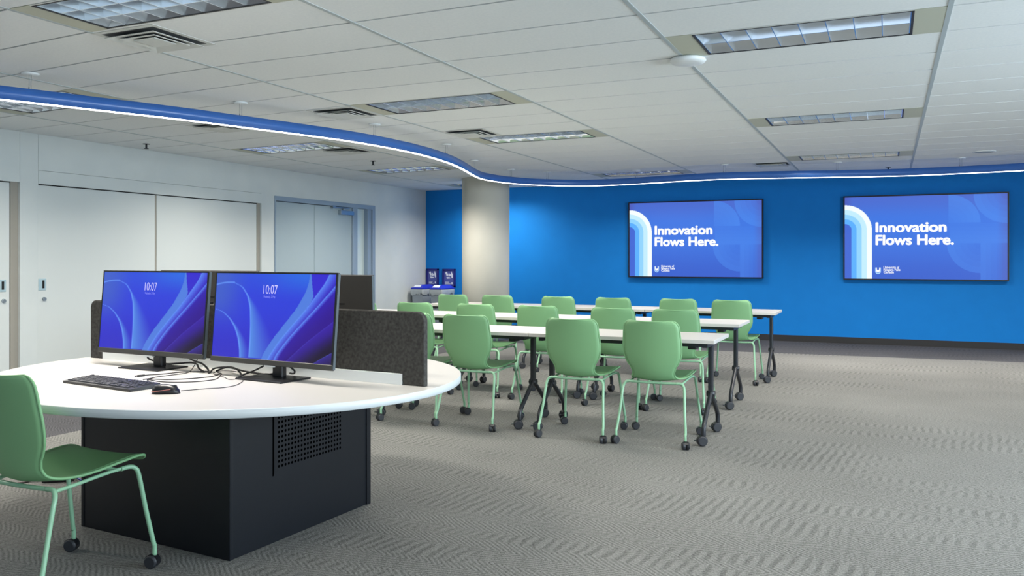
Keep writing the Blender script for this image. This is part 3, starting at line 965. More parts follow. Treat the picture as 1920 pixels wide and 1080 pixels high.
# ------------------------------------------------------------------ green chair
def chair_shell():
    # centre profile (y, z), front edge of the seat to the top of the back
    pr = smooth_path([(0.262, 0.462, 0), (0.245, 0.481, 0), (0.20, 0.487, 0), (0.10, 0.478, 0), (0.0, 0.463, 0), (-0.09, 0.453, 0), (-0.145, 0.455, 0), (-0.185, 0.470, 0),
                      (-0.214, 0.505, 0), (-0.234, 0.56, 0), (-0.250, 0.64, 0), (-0.264, 0.73, 0), (-0.279, 0.82, 0), (-0.291, 0.888, 0)], 5)
    L = [0.0]
    for i in range(1, len(pr)):
        L.append(L[-1] + (pr[i] - pr[i - 1]).length)
    tot = L[-1]
    # half-width along the length
    ks = [(0.0, 0.205), (0.05, 0.222), (0.14, 0.228), (0.24, 0.222), (0.33, 0.206), (0.41, 0.184), (0.47, 0.165), (0.52, 0.154), (0.565, 0.152), (0.61, 0.163), (0.66, 0.189), (0.70, 0.204), (0.745, 0.212), (0.80, 0.213), (0.90, 0.206), (1.0, 0.197)]
    def hw(s):
        for (a, wa), (b, wb) in zip(ks, ks[1:]):
            if a <= s <= b:
                t = (s - a) / (b - a)
                t = t * t * (3 - 2 * t) * 0.5 + t * 0.5
                return wa + (wb - wa) * t
        return ks[-1][1]
    # rounded corners at both ends
    def corner(s):
        d = (1 - s) * tot
        rr = 0.046
        cut = 0.0
        if d < rr:
            cut = rr - math.sqrt(max(rr * rr - (rr - d) ** 2, 0))
        d = s * tot
        r2 = 0.04
        if d < r2:
            cut = max(cut, r2 - math.sqrt(max(r2 * r2 - (r2 - d) ** 2, 0)))
        return cut
    ss_ = sorted(set([l / tot for l in L] + [1 - k for k in (0.004, 0.012, 0.025, 0.042, 0.06)] + [0.006, 0.018, 0.035]))
    NX = 14
    grid = []
    for s in ss_:
        d = s * tot
        i = max(0, min(len(L) - 2, next((q for q in range(len(L) - 1) if L[q + 1] >= d), len(L) - 2)))
        t = (d - L[i]) / max(L[i + 1] - L[i], 1e-9)
        p = pr[i].lerp(pr[i + 1], min(max(t, 0), 1))
        tg = (pr[min(i + 2, len(pr) - 1)] - pr[max(i - 1, 0)]).normalized()
        up = Vector((tg.y, -tg.x, 0))           # points up on the seat, forward on the back
        w = hw(s) - corner(s)
        back = float(ss(np.array(s), 0.44, 0.70))
        waist = math.exp(-((s - 0.50) / 0.11) ** 2)
        row = []
        for k in range(NX + 1):
            f = -1 + 2 * k / NX
            x = f * w
            lift = 0.034 * back * f * f + 0.010 * (1 - back) * f * f + 0.012 * waist * f * f
            q = p + up * lift
            row.append(Vector((x, q.x, q.y)))
        grid.append(row)
    return grid

def make_chair_meshes():
    g = chair_shell()
    n, m = len(g), len(g[0])
    mb = MB()
    # normals
    top, bot = [], []
    th = 0.0045
    for i in range(n):
        for j in range(m):
            a = g[min(i + 1, n - 1)][j] - g[max(i - 1, 0)][j]
            b = g[i][min(j + 1, m - 1)] - g[i][max(j - 1, 0)]
            nr = a.cross(b)
            nr.normalize()
            top.append(g[i][j] + nr * th)
            bot.append(g[i][j] - nr * th)
    N_ = n * m
    faces = []
    for i in range(n - 1):
        for j in range(m - 1):
            a = i * m + j
            faces.append((a, a + 1, a + m + 1, a + m))
            faces.append((N_ + a, N_ + a + m, N_ + a + m + 1, N_ + a + 1))
    rim = [(0, j) for j in range(m)] + [(i, m - 1) for i in range(1, n)] + [(n - 1, j) for j in range(m - 2, -1, -1)] + [(i, 0) for i in range(n - 2, 0, -1)]
    for k in range(len(rim)):
        a = rim[k][0] * m + rim[k][1]
        b_ = rim[(k + 1) % len(rim)]
        b = b_[0] * m + b_[1]
        faces.append((a, N_ + a, N_ + b, b))
    mb.add(top + bot, faces, 0, True)
    loop = [g[i][j] for i, j in rim]
    loop.append(loop[0])
    mb.tube(loop, 0.0062, 8, 0, False)
    return mb

def make_chair(name='green_chair'):
    t = thing(name, '', 'chair')
    shell = make_chair_meshes().build('seat_shell', M['green'], t)
    fr = MB()
    rt = 0.0098
    # side rails and two cross tubes under the seat
    for s in (-1, 1):
        fr.tube(smooth_path([(s * 0.206, 0.175, 0.455), (s * 0.200, 0.08, 0.452), (s * 0.196, -0.08, 0.438), (s * 0.198, -0.165, 0.434)], 4), rt * 0.8, 8)
    fr.tube(smooth_path([(-0.170, -0.172, 0.4425), (-0.10, -0.176, 0.4415), (0.0, -0.178, 0.441), (0.10, -0.176, 0.4415), (0.170, -0.172, 0.4425)], 4), rt, 8)
    fr.tube([(-0.203, 0.12, 0.453), (0.203, 0.12, 0.453)], rt * 0.85, 8)
    fr.build('seat_frame', M['green_metal'], t)
    zc = 0.066
    for sx in (-1, 1):
        for sy in (-1, 1):
            bx, by = sx * 0.252, (0.270 if sy > 0 else -0.278)
            if sy < 0:
                pts = [(sx * 0.160, -0.173, 0.4425), (sx * 0.190, -0.172, 0.4425), (sx * 0.209, -0.175, 0.436), (sx * 0.222, -0.182, 0.414), (sx * 0.228, -0.196, 0.375), (sx * 0.236, -0.225, 0.255), (sx * 0.250, -0.262, 0.118), (bx, by, 0.095), (bx, by, zc - 0.01)]
            else:
                pts = [(sx * 0.205, 0.135, 0.4535), (sx * 0.210, 0.175, 0.455), (sx * 0.216, 0.200, 0.444), (sx * 0.222, 0.214, 0.41), (sx * 0.236, 0.238, 0.26), (sx * 0.250, 0.264, 0.118), (bx, by, 0.095), (bx, by, zc - 0.01)]
            leg = MB().tube(smooth_path(pts, 4), rt, 10).build('leg', M['green_metal'], t)
            cb_ = caster_mb(0.0285, 0.026, zc + 0.004, random.uniform(-1.5, 1.5))
            c_o = cb_.build('caster', [M['rubber'], M['black_plastic']], leg)
            c_o.location = (bx, by, 0)
    return t

ORD = ['first', 'second', 'third', 'fourth', 'fifth', 'sixth']
proto = make_chair()
CH = []
rows = [
    ('nearest table row', 'green chairs at the nearest table row', [(-1.550, 6.115, 0.0), (-2.138, 6.075, -0.01), (-3.045, 6.120, -0.02), (-3.590, 6.145, 0.04), (-4.235, 6.13, 0.0)]),
    ('middle table row', 'green chairs at the middle table row', [(-1.70, 7.475, 0.02), (-2.27, 7.50, 0.0), (-3.02, 7.535, 0.0), (-3.68, 7.545, -0.01), (-4.37, 7.55, 0.0), (-5.06, 7.56, 0.03)]),
    ('farthest table row', 'green chairs at the farthest table row', [(-1.53, 9.36, 0.0), (-2.11, 9.38, 0.0), (-2.86, 9.38, 0.02), (-3.52, 9.38, -0.02), (-4.31, 9.38, 0.0), (-4.92, 9.38, 0.0)]),
]
extra = {
    (0, 0): 'green moulded chair on casters, rightmost at the table row nearest the camera',
    (1, 0): 'green moulded chair on casters, rightmost at the middle table row',
    (2, 0): 'green moulded chair on casters, rightmost at the farthest table row, before the blue wall',
    (0, 3): 'green moulded chair at the nearest table row, partly behind the grey desk screen edge',
    (0, 4): 'green moulded chair at the nearest table row, mostly hidden behind the round desk',
    (1, 5): 'green moulded chair peeping out beside the rear monitor, leftmost at the middle table row',
    (2, 5): 'green moulded chair leftmost at the farthest table row, in front of the recycling bins',
}
first = True
for ri, (rname, grp, lst) in enumerate(rows):
    for k, (x, y, rz) in enumerate(lst):
        c = proto if first else copy_tree(proto)
        first = False
        c.location = (x, y, 0)
        c.rotation_euler = (0, 0, rz)
        c['label'] = extra.get((ri, k), 'green moulded chair on casters, %s from the right at the %s' % (ORD[k], rname))
        c['group'] = grp
c = copy_tree(proto)
c.location = (-3.155, 2.395, 0)
c.rotation_euler = (0, 0, 0.0)
c['label'] = 'green moulded chair in the foreground at the left edge, pulled up to the round desk'
c['group'] = 'green chair at the round desk'
for o_ in c.children:                          # its castors stand turned differently
    for q in o_.children:
        q.rotation_euler = (0, 0, random.uniform(-0.6, 0.6))

# ------------------------------------------------------------------ white flip-top tables
def make_table():
    t = thing('training_table', '', 'table')
    LX, LY, TH_ = 0.716, 0.30, 0.028
    ZT = 0.76
    MB().bbox(-LX, LX, -LY, LY, ZT - TH_, ZT, 0.0025, 2).build('tabletop', M['table_white'], t)
    rail = MB()
    rail.box(-LX + 0.09, LX - 0.09, -0.235, -0.205, ZT - TH_ - 0.030, ZT - TH_)
    rail.box(-LX + 0.09, LX - 0.09, 0.205, 0.235, ZT - TH_ - 0.030, ZT - TH_)
    for s in (-1, 1):
        xx = s * (LX - 0.080)
        rail.box(xx - 0.02, xx + 0.02, -0.235, 0.235, ZT - TH_ - 0.035, ZT - TH_)
    rail.build('under_frame', M['black_metal'], t)
    for s in (-1, 1):
        xx = s * (LX - 0.080)
        leg = MB()
        leg.bbox(xx - 0.018, xx + 0.018, -0.026, 0.026, 0.315, ZT - TH_ - 0.034, 0.008, 2)
        leg.cyl((xx - 0.03, 0, 0.335), (xx + 0.03, 0, 0.335), 0.024, None, 16)
        for q in (-1, 1):
            leg.tube(smooth_path([(xx, q * 0.006, 0.350), (xx, q * 0.045, 0.312), (xx, q * 0.10, 0.270), (xx, q * 0.165, 0.2206), (xx, q * 0.225, 0.175), (xx, q * 0.262, 0.140), (xx, q * 0.272, 0.105), (xx, q * 0.273, 0.070)], 4), 0.0175, 10)
        lo = leg.build('leg', M['black_metal'], t)
        for q in (-1, 1):
            c_ = caster_mb(0.036, 0.027, 0.082, random.uniform(-1.2, 1.2), True).build('caster', [M['rubber'], M['black_plastic']], lo)
            c_.location = (xx, q * 0.273, 0)
        h = MB()
        h.bbox(xx - s * 0.10 - 0.03, xx - s * 0.10 + 0.03, -0.20, -0.10, ZT - TH_ - 0.055, ZT - TH_ - 0.004, 0.006, 2)
        h.box(min(xx - s * 0.10, xx), max(xx - s * 0.10, xx), -0.17, -0.14, ZT - TH_ - 0.03, ZT - TH_ - 0.004)
        h.build('tilt_latch', M['black_plastic'], t)
    return t
tproto = make_table()
trows = [('nearest row', 6.283, -1.125, 1.437), ('middle row', 7.825, -1.195, 1.437), ('farthest row', 9.605, -1.10, 1.437)]
first = True
pos = ['at the right end of the', 'in the middle of the', 'at the left end of the']
for rn, y, xr, L_ in trows:
    for k in range(3):
        o = tproto if first else copy_tree(tproto)
        first = False
        o.location = (xr - 0.716 - k * L_, y, 0)
        o['label'] = 'white flip-top training table on black T-legs, %s %s' % (pos[k], rn)
        o['group'] = 'white training tables'

# ------------------------------------------------------------------ round workstation desk
DC = Vector((-3.082, 3.318, 0))
DA = math.radians(-4.0)
ZT = 0.76
desk = thing('round_desk', 'large round white desk on a black box base with a perforated panel', 'desk', DC, DA)
AX, AY = 1.226, 1.058
tp = MB()
n = 120
def ell(sx, sy, z):
    return [(sx * math.cos(2 * math.pi * k / n), sy * math.sin(2 * math.pi * k / n), z) for k in range(n)]
rings = [ell(AX - 0.004, AY - 0.004, ZT - 0.036), ell(AX, AY, ZT - 0.033), ell(AX, AY, ZT - 0.003), ell(AX - 0.003, AY - 0.003, ZT)]
v = sum(rings, [])
f = [tuple(range(n - 1, -1, -1)), tuple(range(3 * n, 4 * n))]
tp.add(v, f, 0, False)
tp.add(v, [(r * n + k, r * n + (k + 1) % n, (r + 1) * n + (k + 1) % n, (r + 1) * n + k) for r in range(3) for k in range(n)], 1, True)
tp.build('desktop', [M['table_white'], M['table_edge']], desk)
# base: corners measured on the floor, in desk coordinates
bx0, bx1, by0, by1 = -0.575, 0.455, -0.435, 0.565
bs = MB()
bs.bbox(bx0, bx1, by0 + 0.004, by0 + 0.024, 0.0, ZT - 0.036, 0.002, 1)           # front board
bs.bbox(bx0, bx1, by1 - 0.024, by1 - 0.004, 0.0, ZT - 0.036, 0.002, 1)
bs.bbox(bx0, bx0 + 0.02, by0, by1, 0.0, ZT - 0.036, 0.002, 1)
bs.bbox(bx1 - 0.024, bx1 - 0.004, by0 + 0.02, by1 - 0.02, 0.0, ZT - 0.036, 0.002, 1)
bs.bbox(bx1 - 0.02, bx1 + 0.003, by1 - 0.03, by1 + 0.004, 0.0, ZT - 0.036, 0.002, 1)
bs.build('base_cabinet', M['black_board'], desk)
# perforated access panel on the right-hand side
py0, py1, pz0, pz1 = -0.165, by1 - 0.05, 0.325, ZT - 0.04
pp = MB()
pp.box(bx1 - 0.004, bx1 - 0.0005, py0 + 0.006, py1, pz0 - 0.0, pz1, 0)
pp.box(bx1 - 0.006, bx1 - 0.0035, py0 - 0.002, py0 + 0.006, pz0 - 0.01, pz1, 1)
for iy in range(21):
    for iz in range(17):
        yy = py0 + 0.036 + iy * 0.0222
        zz = pz0 + 0.03 + iz * 0.0232
        if zz > pz1 - 0.012:
            continue
        r_ = 0.0068
        pp.add([(bx1 - 0.0001, yy + r_ * math.cos(a_), zz + r_ * math.sin(a_)) for a_ in [2 * math.pi * q / 10 for q in range(10)]], [tuple(range(10))], 1)
pp.build('perforated_panel', [M['black_board'], M['hole']], desk)
# privacy screen across the desk
scr = thing('desk_screen', 'charcoal felt privacy screen standing across the round desk between the monitors', 'desk divider', (DC.x + 0.0, DC.y, ZT), DA)
SY = 0.062
s0, s1, hh = -1.19, 1.165, 0.338
def rr_outline(x0, x1, z0, z1, r, notch):
    pts = []
    for k in range(9):
        a = math.pi / 2 * k / 8
        pts.append((x1 - r + r * math.cos(a), z1 - r + r * math.sin(a)))
    for k in range(9):
        a = math.pi / 2 + math.pi / 2 * k / 8
        pts.append((x0 + r + r * math.cos(a), z1 - r + r * math.sin(a)))
    pts += [(x0, z0), (x0 + 0.105, z0), (x0 + 0.12, z0 + notch), (x1 - 0.135, z0 + notch), (x1 - 0.115, z0), (x1, z0)]
    return pts
outl = rr_outline(s0, s1, 0.0, hh, 0.045, 0.052)
sm = MB()
bm = bmesh.new()
vs = [bm.verts.new((a, SY - 0.016, b)) for a, b in outl]
fc = bm.faces.new(vs)
ex = bmesh.ops.extrude_face_region(bm, geom=[fc])
for e_ in ex['geom']:
    if isinstance(e_, bmesh.types.BMVert):
        e_.co.y += 0.032
bmesh.ops.recalc_face_normals(bm, faces=bm.faces[:])
sharp = [e_ for e_ in bm.edges if len(e_.link_faces) == 2 and e_.calc_face_angle() > 1.2 and abs(e_.verts[0].co.y - e_.verts[1].co.y) < 1e-5]
bmesh.ops.bevel(bm, geom=sharp, offset=0.006, segments=2, profile=0.5, affect='EDGES')
bm.verts.index_update()
sm.add([p.co.copy() for p in bm.verts], [[q.index for q in f_.verts] for f_ in bm.faces])
bm.free()
sm.build('felt_panel', M['felt'], scr)
MB().bbox(s0 + 0.112, s1 - 0.120, SY - 0.019, SY - 0.0155, 0.0, 0.051, 0.001, 1).bbox(s0 + 0.112, s1 - 0.120, SY + 0.0155, SY + 0.019, 0.0, 0.051, 0.001, 1).box(s0 + 0.118, s1 - 0.13, SY - 0.0155, SY + 0.0155, 0.002, 0.048).build('white_rail', M['white_plastic'], scr)

# ------------------------------------------------------------------ monitors
def curve_x(V, pts):
    p = np.array(pts)
    t = np.linspace(0, 1, 200)
    k = np.linspace(0, 1, len(p))
    # smooth interpolation through the points
    vv = np.interp(t, k, p[:, 1])
    xx = np.interp(t, k, p[:, 0])
    ker = np.hanning(31)
    ker /= ker.sum()
    vv2 = np.convolve(np.pad(vv, 15, mode='edge'), ker, 'valid')
    xx2 = np.convolve(np.pad(xx, 15, mode='edge'), ker, 'valid')
    o = np.argsort(vv2)
    return np.interp(V, vv2[o], xx2[o], left=np.nan, right=np.nan)
def monitor_picture(U, V, asp):
    img = lerp(C(46, 62, 216), C(48, 44, 196), ss(V, 0.3, 1.0))
    img = lerp(img, C(44, 104, 226), ss(0.35 - V, 0, 0.35) * (0.35 + 0.65 * ss(U, 0.3, 0.78)))
    img = lerp(img, C(66, 98, 196), ss(0.32 - U, 0, 0.3) * ss(0.75 - V, 0, 0.5) * 0.8)
    light, glow = C(84, 140, 226), C(104, 156, 250)
    def fold(pts, w0, w1, va, vb, strength=1.0, rim=0.006):
        nonlocal img
        x = curve_x(V, pts)
        ok = ~np.isnan(x)
        x = np.where(ok, x, -9)
        d = U - x
        w = w0 + (w1 - w0) * np.clip((V - va) / (vb - va), 0, 1)
        m = ok & (d > 0) & (V >= va)
        img = lerp(img, light, m * np.clip(1 - d / np.maximum(w, 1e-4), 0, 1) ** 1.1 * strength)
        img = lerp(img, glow, ok * np.exp(-(d / rim) ** 2) * 0.9)
    # two hooped folds on the left
    inner = np.hypot((U - 0.10) / 0.235, (V - 0.40) / 0.295)
    fold([(0.155, 0.108), (0.235, 0.16), (0.285, 0.26), (0.315, 0.40), (0.328, 0.60), (0.332, 0.80), (0.330, 1.0)], 0.0, 0.27, 0.22, 0.95)
    arc = 0.108 + 0.9 * np.clip(0.135 - U, 0, 1) ** 2 * 2
    img = lerp(img, glow, (U < 0.165) * np.exp(-((V - arc) / 0.008) ** 2) * 0.9)
    fold([(0.0, 0.43), (0.075, 0.465), (0.14, 0.54), (0.19, 0.64), (0.225, 0.76), (0.246, 0.90), (0.252, 1.0)], 0.0, 0.09, 0.50, 0.9)
    # sheets sweeping from the upper right to the foot
    xa = curve_x(V, [(0.795, -0.02), (0.79, 0.10), (0.765, 0.22), (0.70, 0.40), (0.61, 0.58), (0.52, 0.76), (0.455, 0.92), (0.43, 1.02)])
    xb = curve_x(V, [(0.805, -0.02), (0.815, 0.12), (0.835, 0.27), (0.77, 0.42), (0.67, 0.60), (0.58, 0.78), (0.51, 0.94), (0.49, 1.02)])
    xa, xb = np.nan_to_num(xa, nan=2.0), np.nan_to_num(xb, nan=2.0)
    right = U > xb
    dark = lerp(C(52, 40, 205), C(48, 14, 140), ss(U * 0.9 + V * 0.6, 0.85, 1.2))
    dark = lerp(dark, C(26, 12, 44), ss(U + V, 1.55, 1.85))
    img = np.where(right[..., None], dark, img)
    m = (U > xa) & (U < xb)
    img = lerp(img, C(82, 128, 222), m * 0.95)
    for pts, w, s in [([(0.955, -0.02), (0.92, 0.10), (0.845, 0.26), (0.77, 0.42), (0.67, 0.60), (0.57, 0.79), (0.50, 0.96), (0.485, 1.02)], 0.085, 1.0),
                      ([(1.02, 0.09), (0.95, 0.22), (0.86, 0.38), (0.76, 0.55), (0.65, 0.74), (0.56, 0.93), (0.535, 1.02)], 0.035, 1.0),
                      ([(1.02, 0.50), (0.92, 0.62), (0.80, 0.77), (0.69, 0.93), (0.63, 1.02)], 0.20, 0.35),
                      ([(1.02, 0.85), (0.93, 0.93), (0.84, 1.02)], 0.2, 0.6)]:
        x = np.nan_to_num(curve_x(V, pts), nan=3.0)
        d = U - x
        img = lerp(img, C(88, 130, 238) if s > 0.9 else C(70, 50, 200), (d > 0) * np.clip(1 - d / w, 0, 1) * s)
        img = lerp(img, glow, np.exp(-(d / 0.005) ** 2) * 0.55 * s)
    return img

def monitor(name, label, loc, rotz, front, W=0.80, H=0.45, lift=0.068, tilt=5.0):
    t = thing(name, label, 'monitor', loc, rotz, 'desk monitors')
    # the panel, tilted back about its lower edge; it faces -y
    T = Matrix.Translation((0, -0.055, lift)) @ Matrix.Rotation(math.radians(-tilt), 4, 'X')
    pn = MB()
    pn.bbox(-W / 2, W / 2, 0.0, 0.017, 0.0, H, 0.004, 2, 0, T)
    pn.bbox(-0.11, 0.11, 0.014, 0.034, 0.10, 0.26, 0.008, 2, 0, T)
    pn.box(-W / 2 - 0.0015, -W / 2 + 0.001, 0.001, 0.016, 0.004, H - 0.004, 1, T)
    pn.box(W / 2 - 0.001, W / 2 + 0.0015, 0.001, 0.016, 0.004, H - 0.004, 1, T)
    pn.build('back_cover', [M['monitor_grey'], M['monitor_side']], t)
    MB().box(-0.205, 0.205, 0.0165, 0.0176, H * 0.655, H * 0.672, 0, T).build('vent_slot', M['dark'], t)
    bz = MB()
    bz.box(-W / 2 + 0.001, W / 2 - 0.001, -0.003, 0.002, H - 0.009, H - 0.001, 0, T)
    bz.box(-W / 2 + 0.001, -W / 2 + 0.009, -0.003, 0.002, 0.026, H - 0.009, 0, T)
    bz.box(W / 2 - 0.009, W / 2 - 0.001, -0.003, 0.002, 0.026, H - 0.009, 0, T)
    bz.box(-W / 2 + 0.009, W / 2 - 0.009, -0.0012, 0.001, 0.026, H - 0.009, 0, T)
    bz.build('bezel', M['monitor_black'], t)
    MB().bbox(-W / 2 + 0.001, W / 2 - 0.001, -0.004, 0.003, 0.001, 0.027, 0.002, 1, 0, T).bbox(-0.03, 0.03, -0.002, 0.015, -0.006, 0.002, 0.001, 1, 1, T).build('chin', [M['chin'], M['white_plastic']], t)
    if front:
        w, h = W - 0.018, H - 0.035
        sc_ = picture_panel('screen', w, h, 240, 128, monitor_picture, M['screen'], t)
        sc_.matrix_local = T @ Matrix.Translation((0, -0.0018, 0.0265 + h / 2))
        for body, size, u, vv, m_, tk, tw in (('10:07', 0.062, 0.475, 0.235, M['txt_lav'], 0.0, 0.118), ('Wednesday, 20 May', 0.017, 0.475, 0.283, M['txt_lav2'], 0.0, 0.098)):
            o = text_mesh('clock_lettering', body, size, m_, t, (0, 0, 0), (0, 0, 0), tk, 1.0, 1.0, 'CENTER')
            xs = [p.co.x for p in o.data.vertices]
            k_ = tw * w / (max(xs) - min(xs))
            for p in o.data.vertices:
                p.co.x *= k_
            o.matrix_local = T @ Matrix.Translation(((u - 0.5) * w, -0.004, 0.0265 + h * (1 - vv))) @ Matrix.Rotation(math.pi / 2, 4, 'X')
    st = MB()
    st.bbox(-0.032, 0.032, 0.0, 0.034, 0.004, 0.30, 0.006, 2)
    st.bbox(-0.06, 0.06, -0.02, 0.02, 0.22, 0.34, 0.006, 2)
    st.box(-0.018, 0.018, -0.001, 0.0, 0.02, 0.2)
    st.build('stand_post', M['black_plastic'], t)
    MB().bbox(-0.150, 0.150, -0.125, 0.075, 0.0, 0.008, 0.003, 2).build('stand_base', M['black_plastic'], t)
    return t
def dpt(s, d, z=ZT):
    """point on the desk: s along the screen, d towards its far side"""
    return (DC.x + math.cos(DA) * s - math.sin(DA) * d, DC.y + math.sin(DA) * s + math.cos(DA) * d, z)
monitor('monitor', 'left of the two front monitors, blue lock screen reading 10:07', (-3.563, 3.288, ZT), math.radians(-2.5), True)
monitor('monitor', 'right of the two front monitors, blue lock screen reading 10:07', (-2.703, 3.222, ZT), math.radians(-5.0), True)
p = dpt(-0.425, 0.20)
monitor('monitor', 'left rear monitor seen from behind, between the two front monitors', p, DA + math.pi, False, 0.76, 0.44, 0.075, 2)
p = dpt(0.352, 0.20)
monitor('monitor', 'right rear monitor seen from behind above the felt screen', p, DA + math.pi, False, 0.76, 0.44, 0.060, 2)

# ------------------------------------------------------------------ keyboard, mouse, cables
kb = thing('keyboard', 'flat black keyboard on the round white desk', 'keyboard', (-3.255, 2.737, ZT), math.radians(-7.4))
KL, KD = 0.512, 0.150
body = MB()
body.add([(-KL / 2, -KD / 2, 0), (KL / 2, -KD / 2, 0), (KL / 2, KD / 2, 0), (-KL / 2, KD / 2, 0), (-KL / 2, -KD / 2, 0.011), (KL / 2, -KD / 2, 0.011), (KL / 2, KD / 2, 0.021), (-KL / 2, KD / 2, 0.021)],
         [(0, 3, 2, 1), (4, 5, 6, 7), (0, 1, 5, 4), (1, 2, 6, 5), (2, 3, 7, 6), (3, 0, 4, 7)])
body.build('case', M['black_plastic'], kb)
kz = lambda y: 0.011 + (y + KD / 2) / KD * 0.010
def keyrow(y, widths, x):
    mb = MB()
    for w_ in widths:
        if w_ > 0:
            g_ = 0.0018
            y0, y1 = y + g_, y + 0.0205 - g_
            mb.add([(x + g_, y0, kz(y0)), (x + w_ - g_, y0, kz(y0)), (x + w_ - g_, y1, kz(y1)), (x + g_, y1, kz(y1)),
                    (x + g_ + 0.002, y0 + 0.002, kz(y0) + 0.005), (x + w_ - g_ - 0.002, y0 + 0.002, kz(y0) + 0.005), (x + w_ - g_ - 0.002, y1 - 0.002, kz(y1) + 0.005), (x + g_ + 0.002, y1 - 0.002, kz(y1) + 0.005)],
                   [(4, 5, 6, 7), (0, 1, 5, 4), (1, 2, 6, 5), (2, 3, 7, 6), (3, 0, 4, 7)])
        x += abs(w_)
    return mb
u_ = 0.0212
lay = [[u_ * 1.4, u_ * 1.2, u_ * 1.3, u_ * 5.8, u_ * 1.3, u_ * 1.2, u_ * 1.4, u_ * 1.4, -0.008, u_, u_, u_, -0.008, u_ * 2, u_, -u_],
       [u_ * 2.2] + [u_] * 10 + [u_ * 2.8, -0.008, -u_, u_, -u_, -0.008, u_, u_, u_, u_],
       [u_ * 1.8] + [u_] * 11 + [u_ * 2.2, -0.008, -u_, -u_, -u_, -0.008, u_, u_, u_, -u_],
       [u_ * 1.5] + [u_] * 12 + [u_ * 1.5, -0.008, u_, u_, u_, -0.008, u_, u_, u_, u_],
       [u_] * 13 + [u_ * 2, -0.008, u_, u_, u_, -0.008, u_, u_, u_, u_],
       [u_, -u_] + [u_ * 0.95] * 12 + [-u_ * 1.6, -0.008, u_, u_, u_, -0.008, u_, u_, u_, u_]]
allk = MB()
for r_i, ws in enumerate(lay):
    tmp = keyrow(-KD / 2 + 0.012 + r_i * 0.0212, ws, -KL / 2 + 0.012)
    allk.add(tmp.v, tmp.f)
ko = allk.build('key_set', M['key'], kb)
def to_local(root, pts):
    Mi = (Matrix.Translation(root.location) @ Matrix.Rotation(root.rotation_euler[2], 4, 'Z')).inverted()
    return [Mi @ Vector(q) for q in pts]
def desk_pts(pts, r, hump=None):
    return [Vector((a, b, ZT + r + (hump[i] if hump else 0.0))) for i, (a, b) in enumerate(pts)]
r_ = 0.0022
kc = desk_pts([(-3.115, 2.822), (-3.145, 2.86), (-3.235, 2.925), (-3.235, 2.945), (-3.15, 2.962), (-3.10, 3.0), (-3.05, 3.065), (-3.03, 3.135), (-3.06, 3.22)], r_)
MB().tube([q for q in smooth_path(to_local(kb, kc), 6)], r_, 8).build('keyboard_cord', M['cable'], kb)

ms = thing('computer_mouse', 'black mouse with a red glowing strip on the round white desk', 'mouse', (-2.838, 2.668, ZT), math.radians(-62))
mm = MB()
NR, NSEG = 9, 20
mv = []
prof_s = np.linspace(-1, 1, 15)
for i, s_ in enumerate(prof_s):
    half = 0.031 * (1 - abs(s_) ** 3.2) ** 0.5 * (1.0 - 0.10 * math.exp(-((s_ - 0.15) / 0.35) ** 2)) + 0.0008
    hz = 0.038 * max(1 - abs((s_ + 0.15) / 1.15) ** 2.2, 0.0) ** 0.6 + 0.003
    for k in range(NR):
        a = math.pi * k / (NR - 1)
        mv.append((math.cos(a) * half, s_ * 0.060, max(math.sin(a), 0) ** 0.75 * hz))
mf = []
for i in range(14):
    for k in range(NR - 1):
        a = i * NR + k
        mf.append((a, a + 1, a + NR + 1, a + NR))
    mf.append((i * NR, (i + 1) * NR, (i + 1) * NR + NR - 1, i * NR + NR - 1))
mm.add(mv, mf, 0, True)
mm.build('mouse_body', M['black_plastic'], ms)
gl = []
for i, s_ in enumerate(np.linspace(-0.96, 0.45, 14)):
    half = 0.031 * (1 - abs(s_) ** 3.2) ** 0.5 * (1.0 - 0.10 * math.exp(-((s_ - 0.15) / 0.35) ** 2)) + 0.0014
    gl.append((-half * 0.985, s_ * 0.0605, 0.011 + 0.010 * (s_ + 0.96) / 1.4))
gl2 = [(-q[0], q[1], q[2]) for q in gl]
MB().tube(gl2[::-1] + [(0.0, -0.0612, 0.010)] + gl, 0.0013, 8).build('light_strip', M['mouse_glow'], ms)
MB().cyl((-0.004, 0.036, 0.026), (0.004, 0.036, 0.026), 0.0105, None, 16).build('scroll_wheel', M['rubber'], ms)
mc = desk_pts([(-2.808, 2.722), (-2.785, 2.772), (-2.765, 2.83), (-2.72, 2.89), (-2.722, 2.966), (-2.79, 3.085), (-2.89, 3.18), (-2.99, 3.29), (-3.08, 3.325), (-3.14, 3.315), (-3.12, 3.24), (-3.05, 3.18), (-2.96, 3.14), (-2.88, 3.09), (-2.855, 3.12)], r_, [0.004, 0.002] + [0] * 13)
MB().tube(smooth_path(to_local(ms, mc), 6), 0.0016, 8).build('mouse_cord', M['cable'], ms)

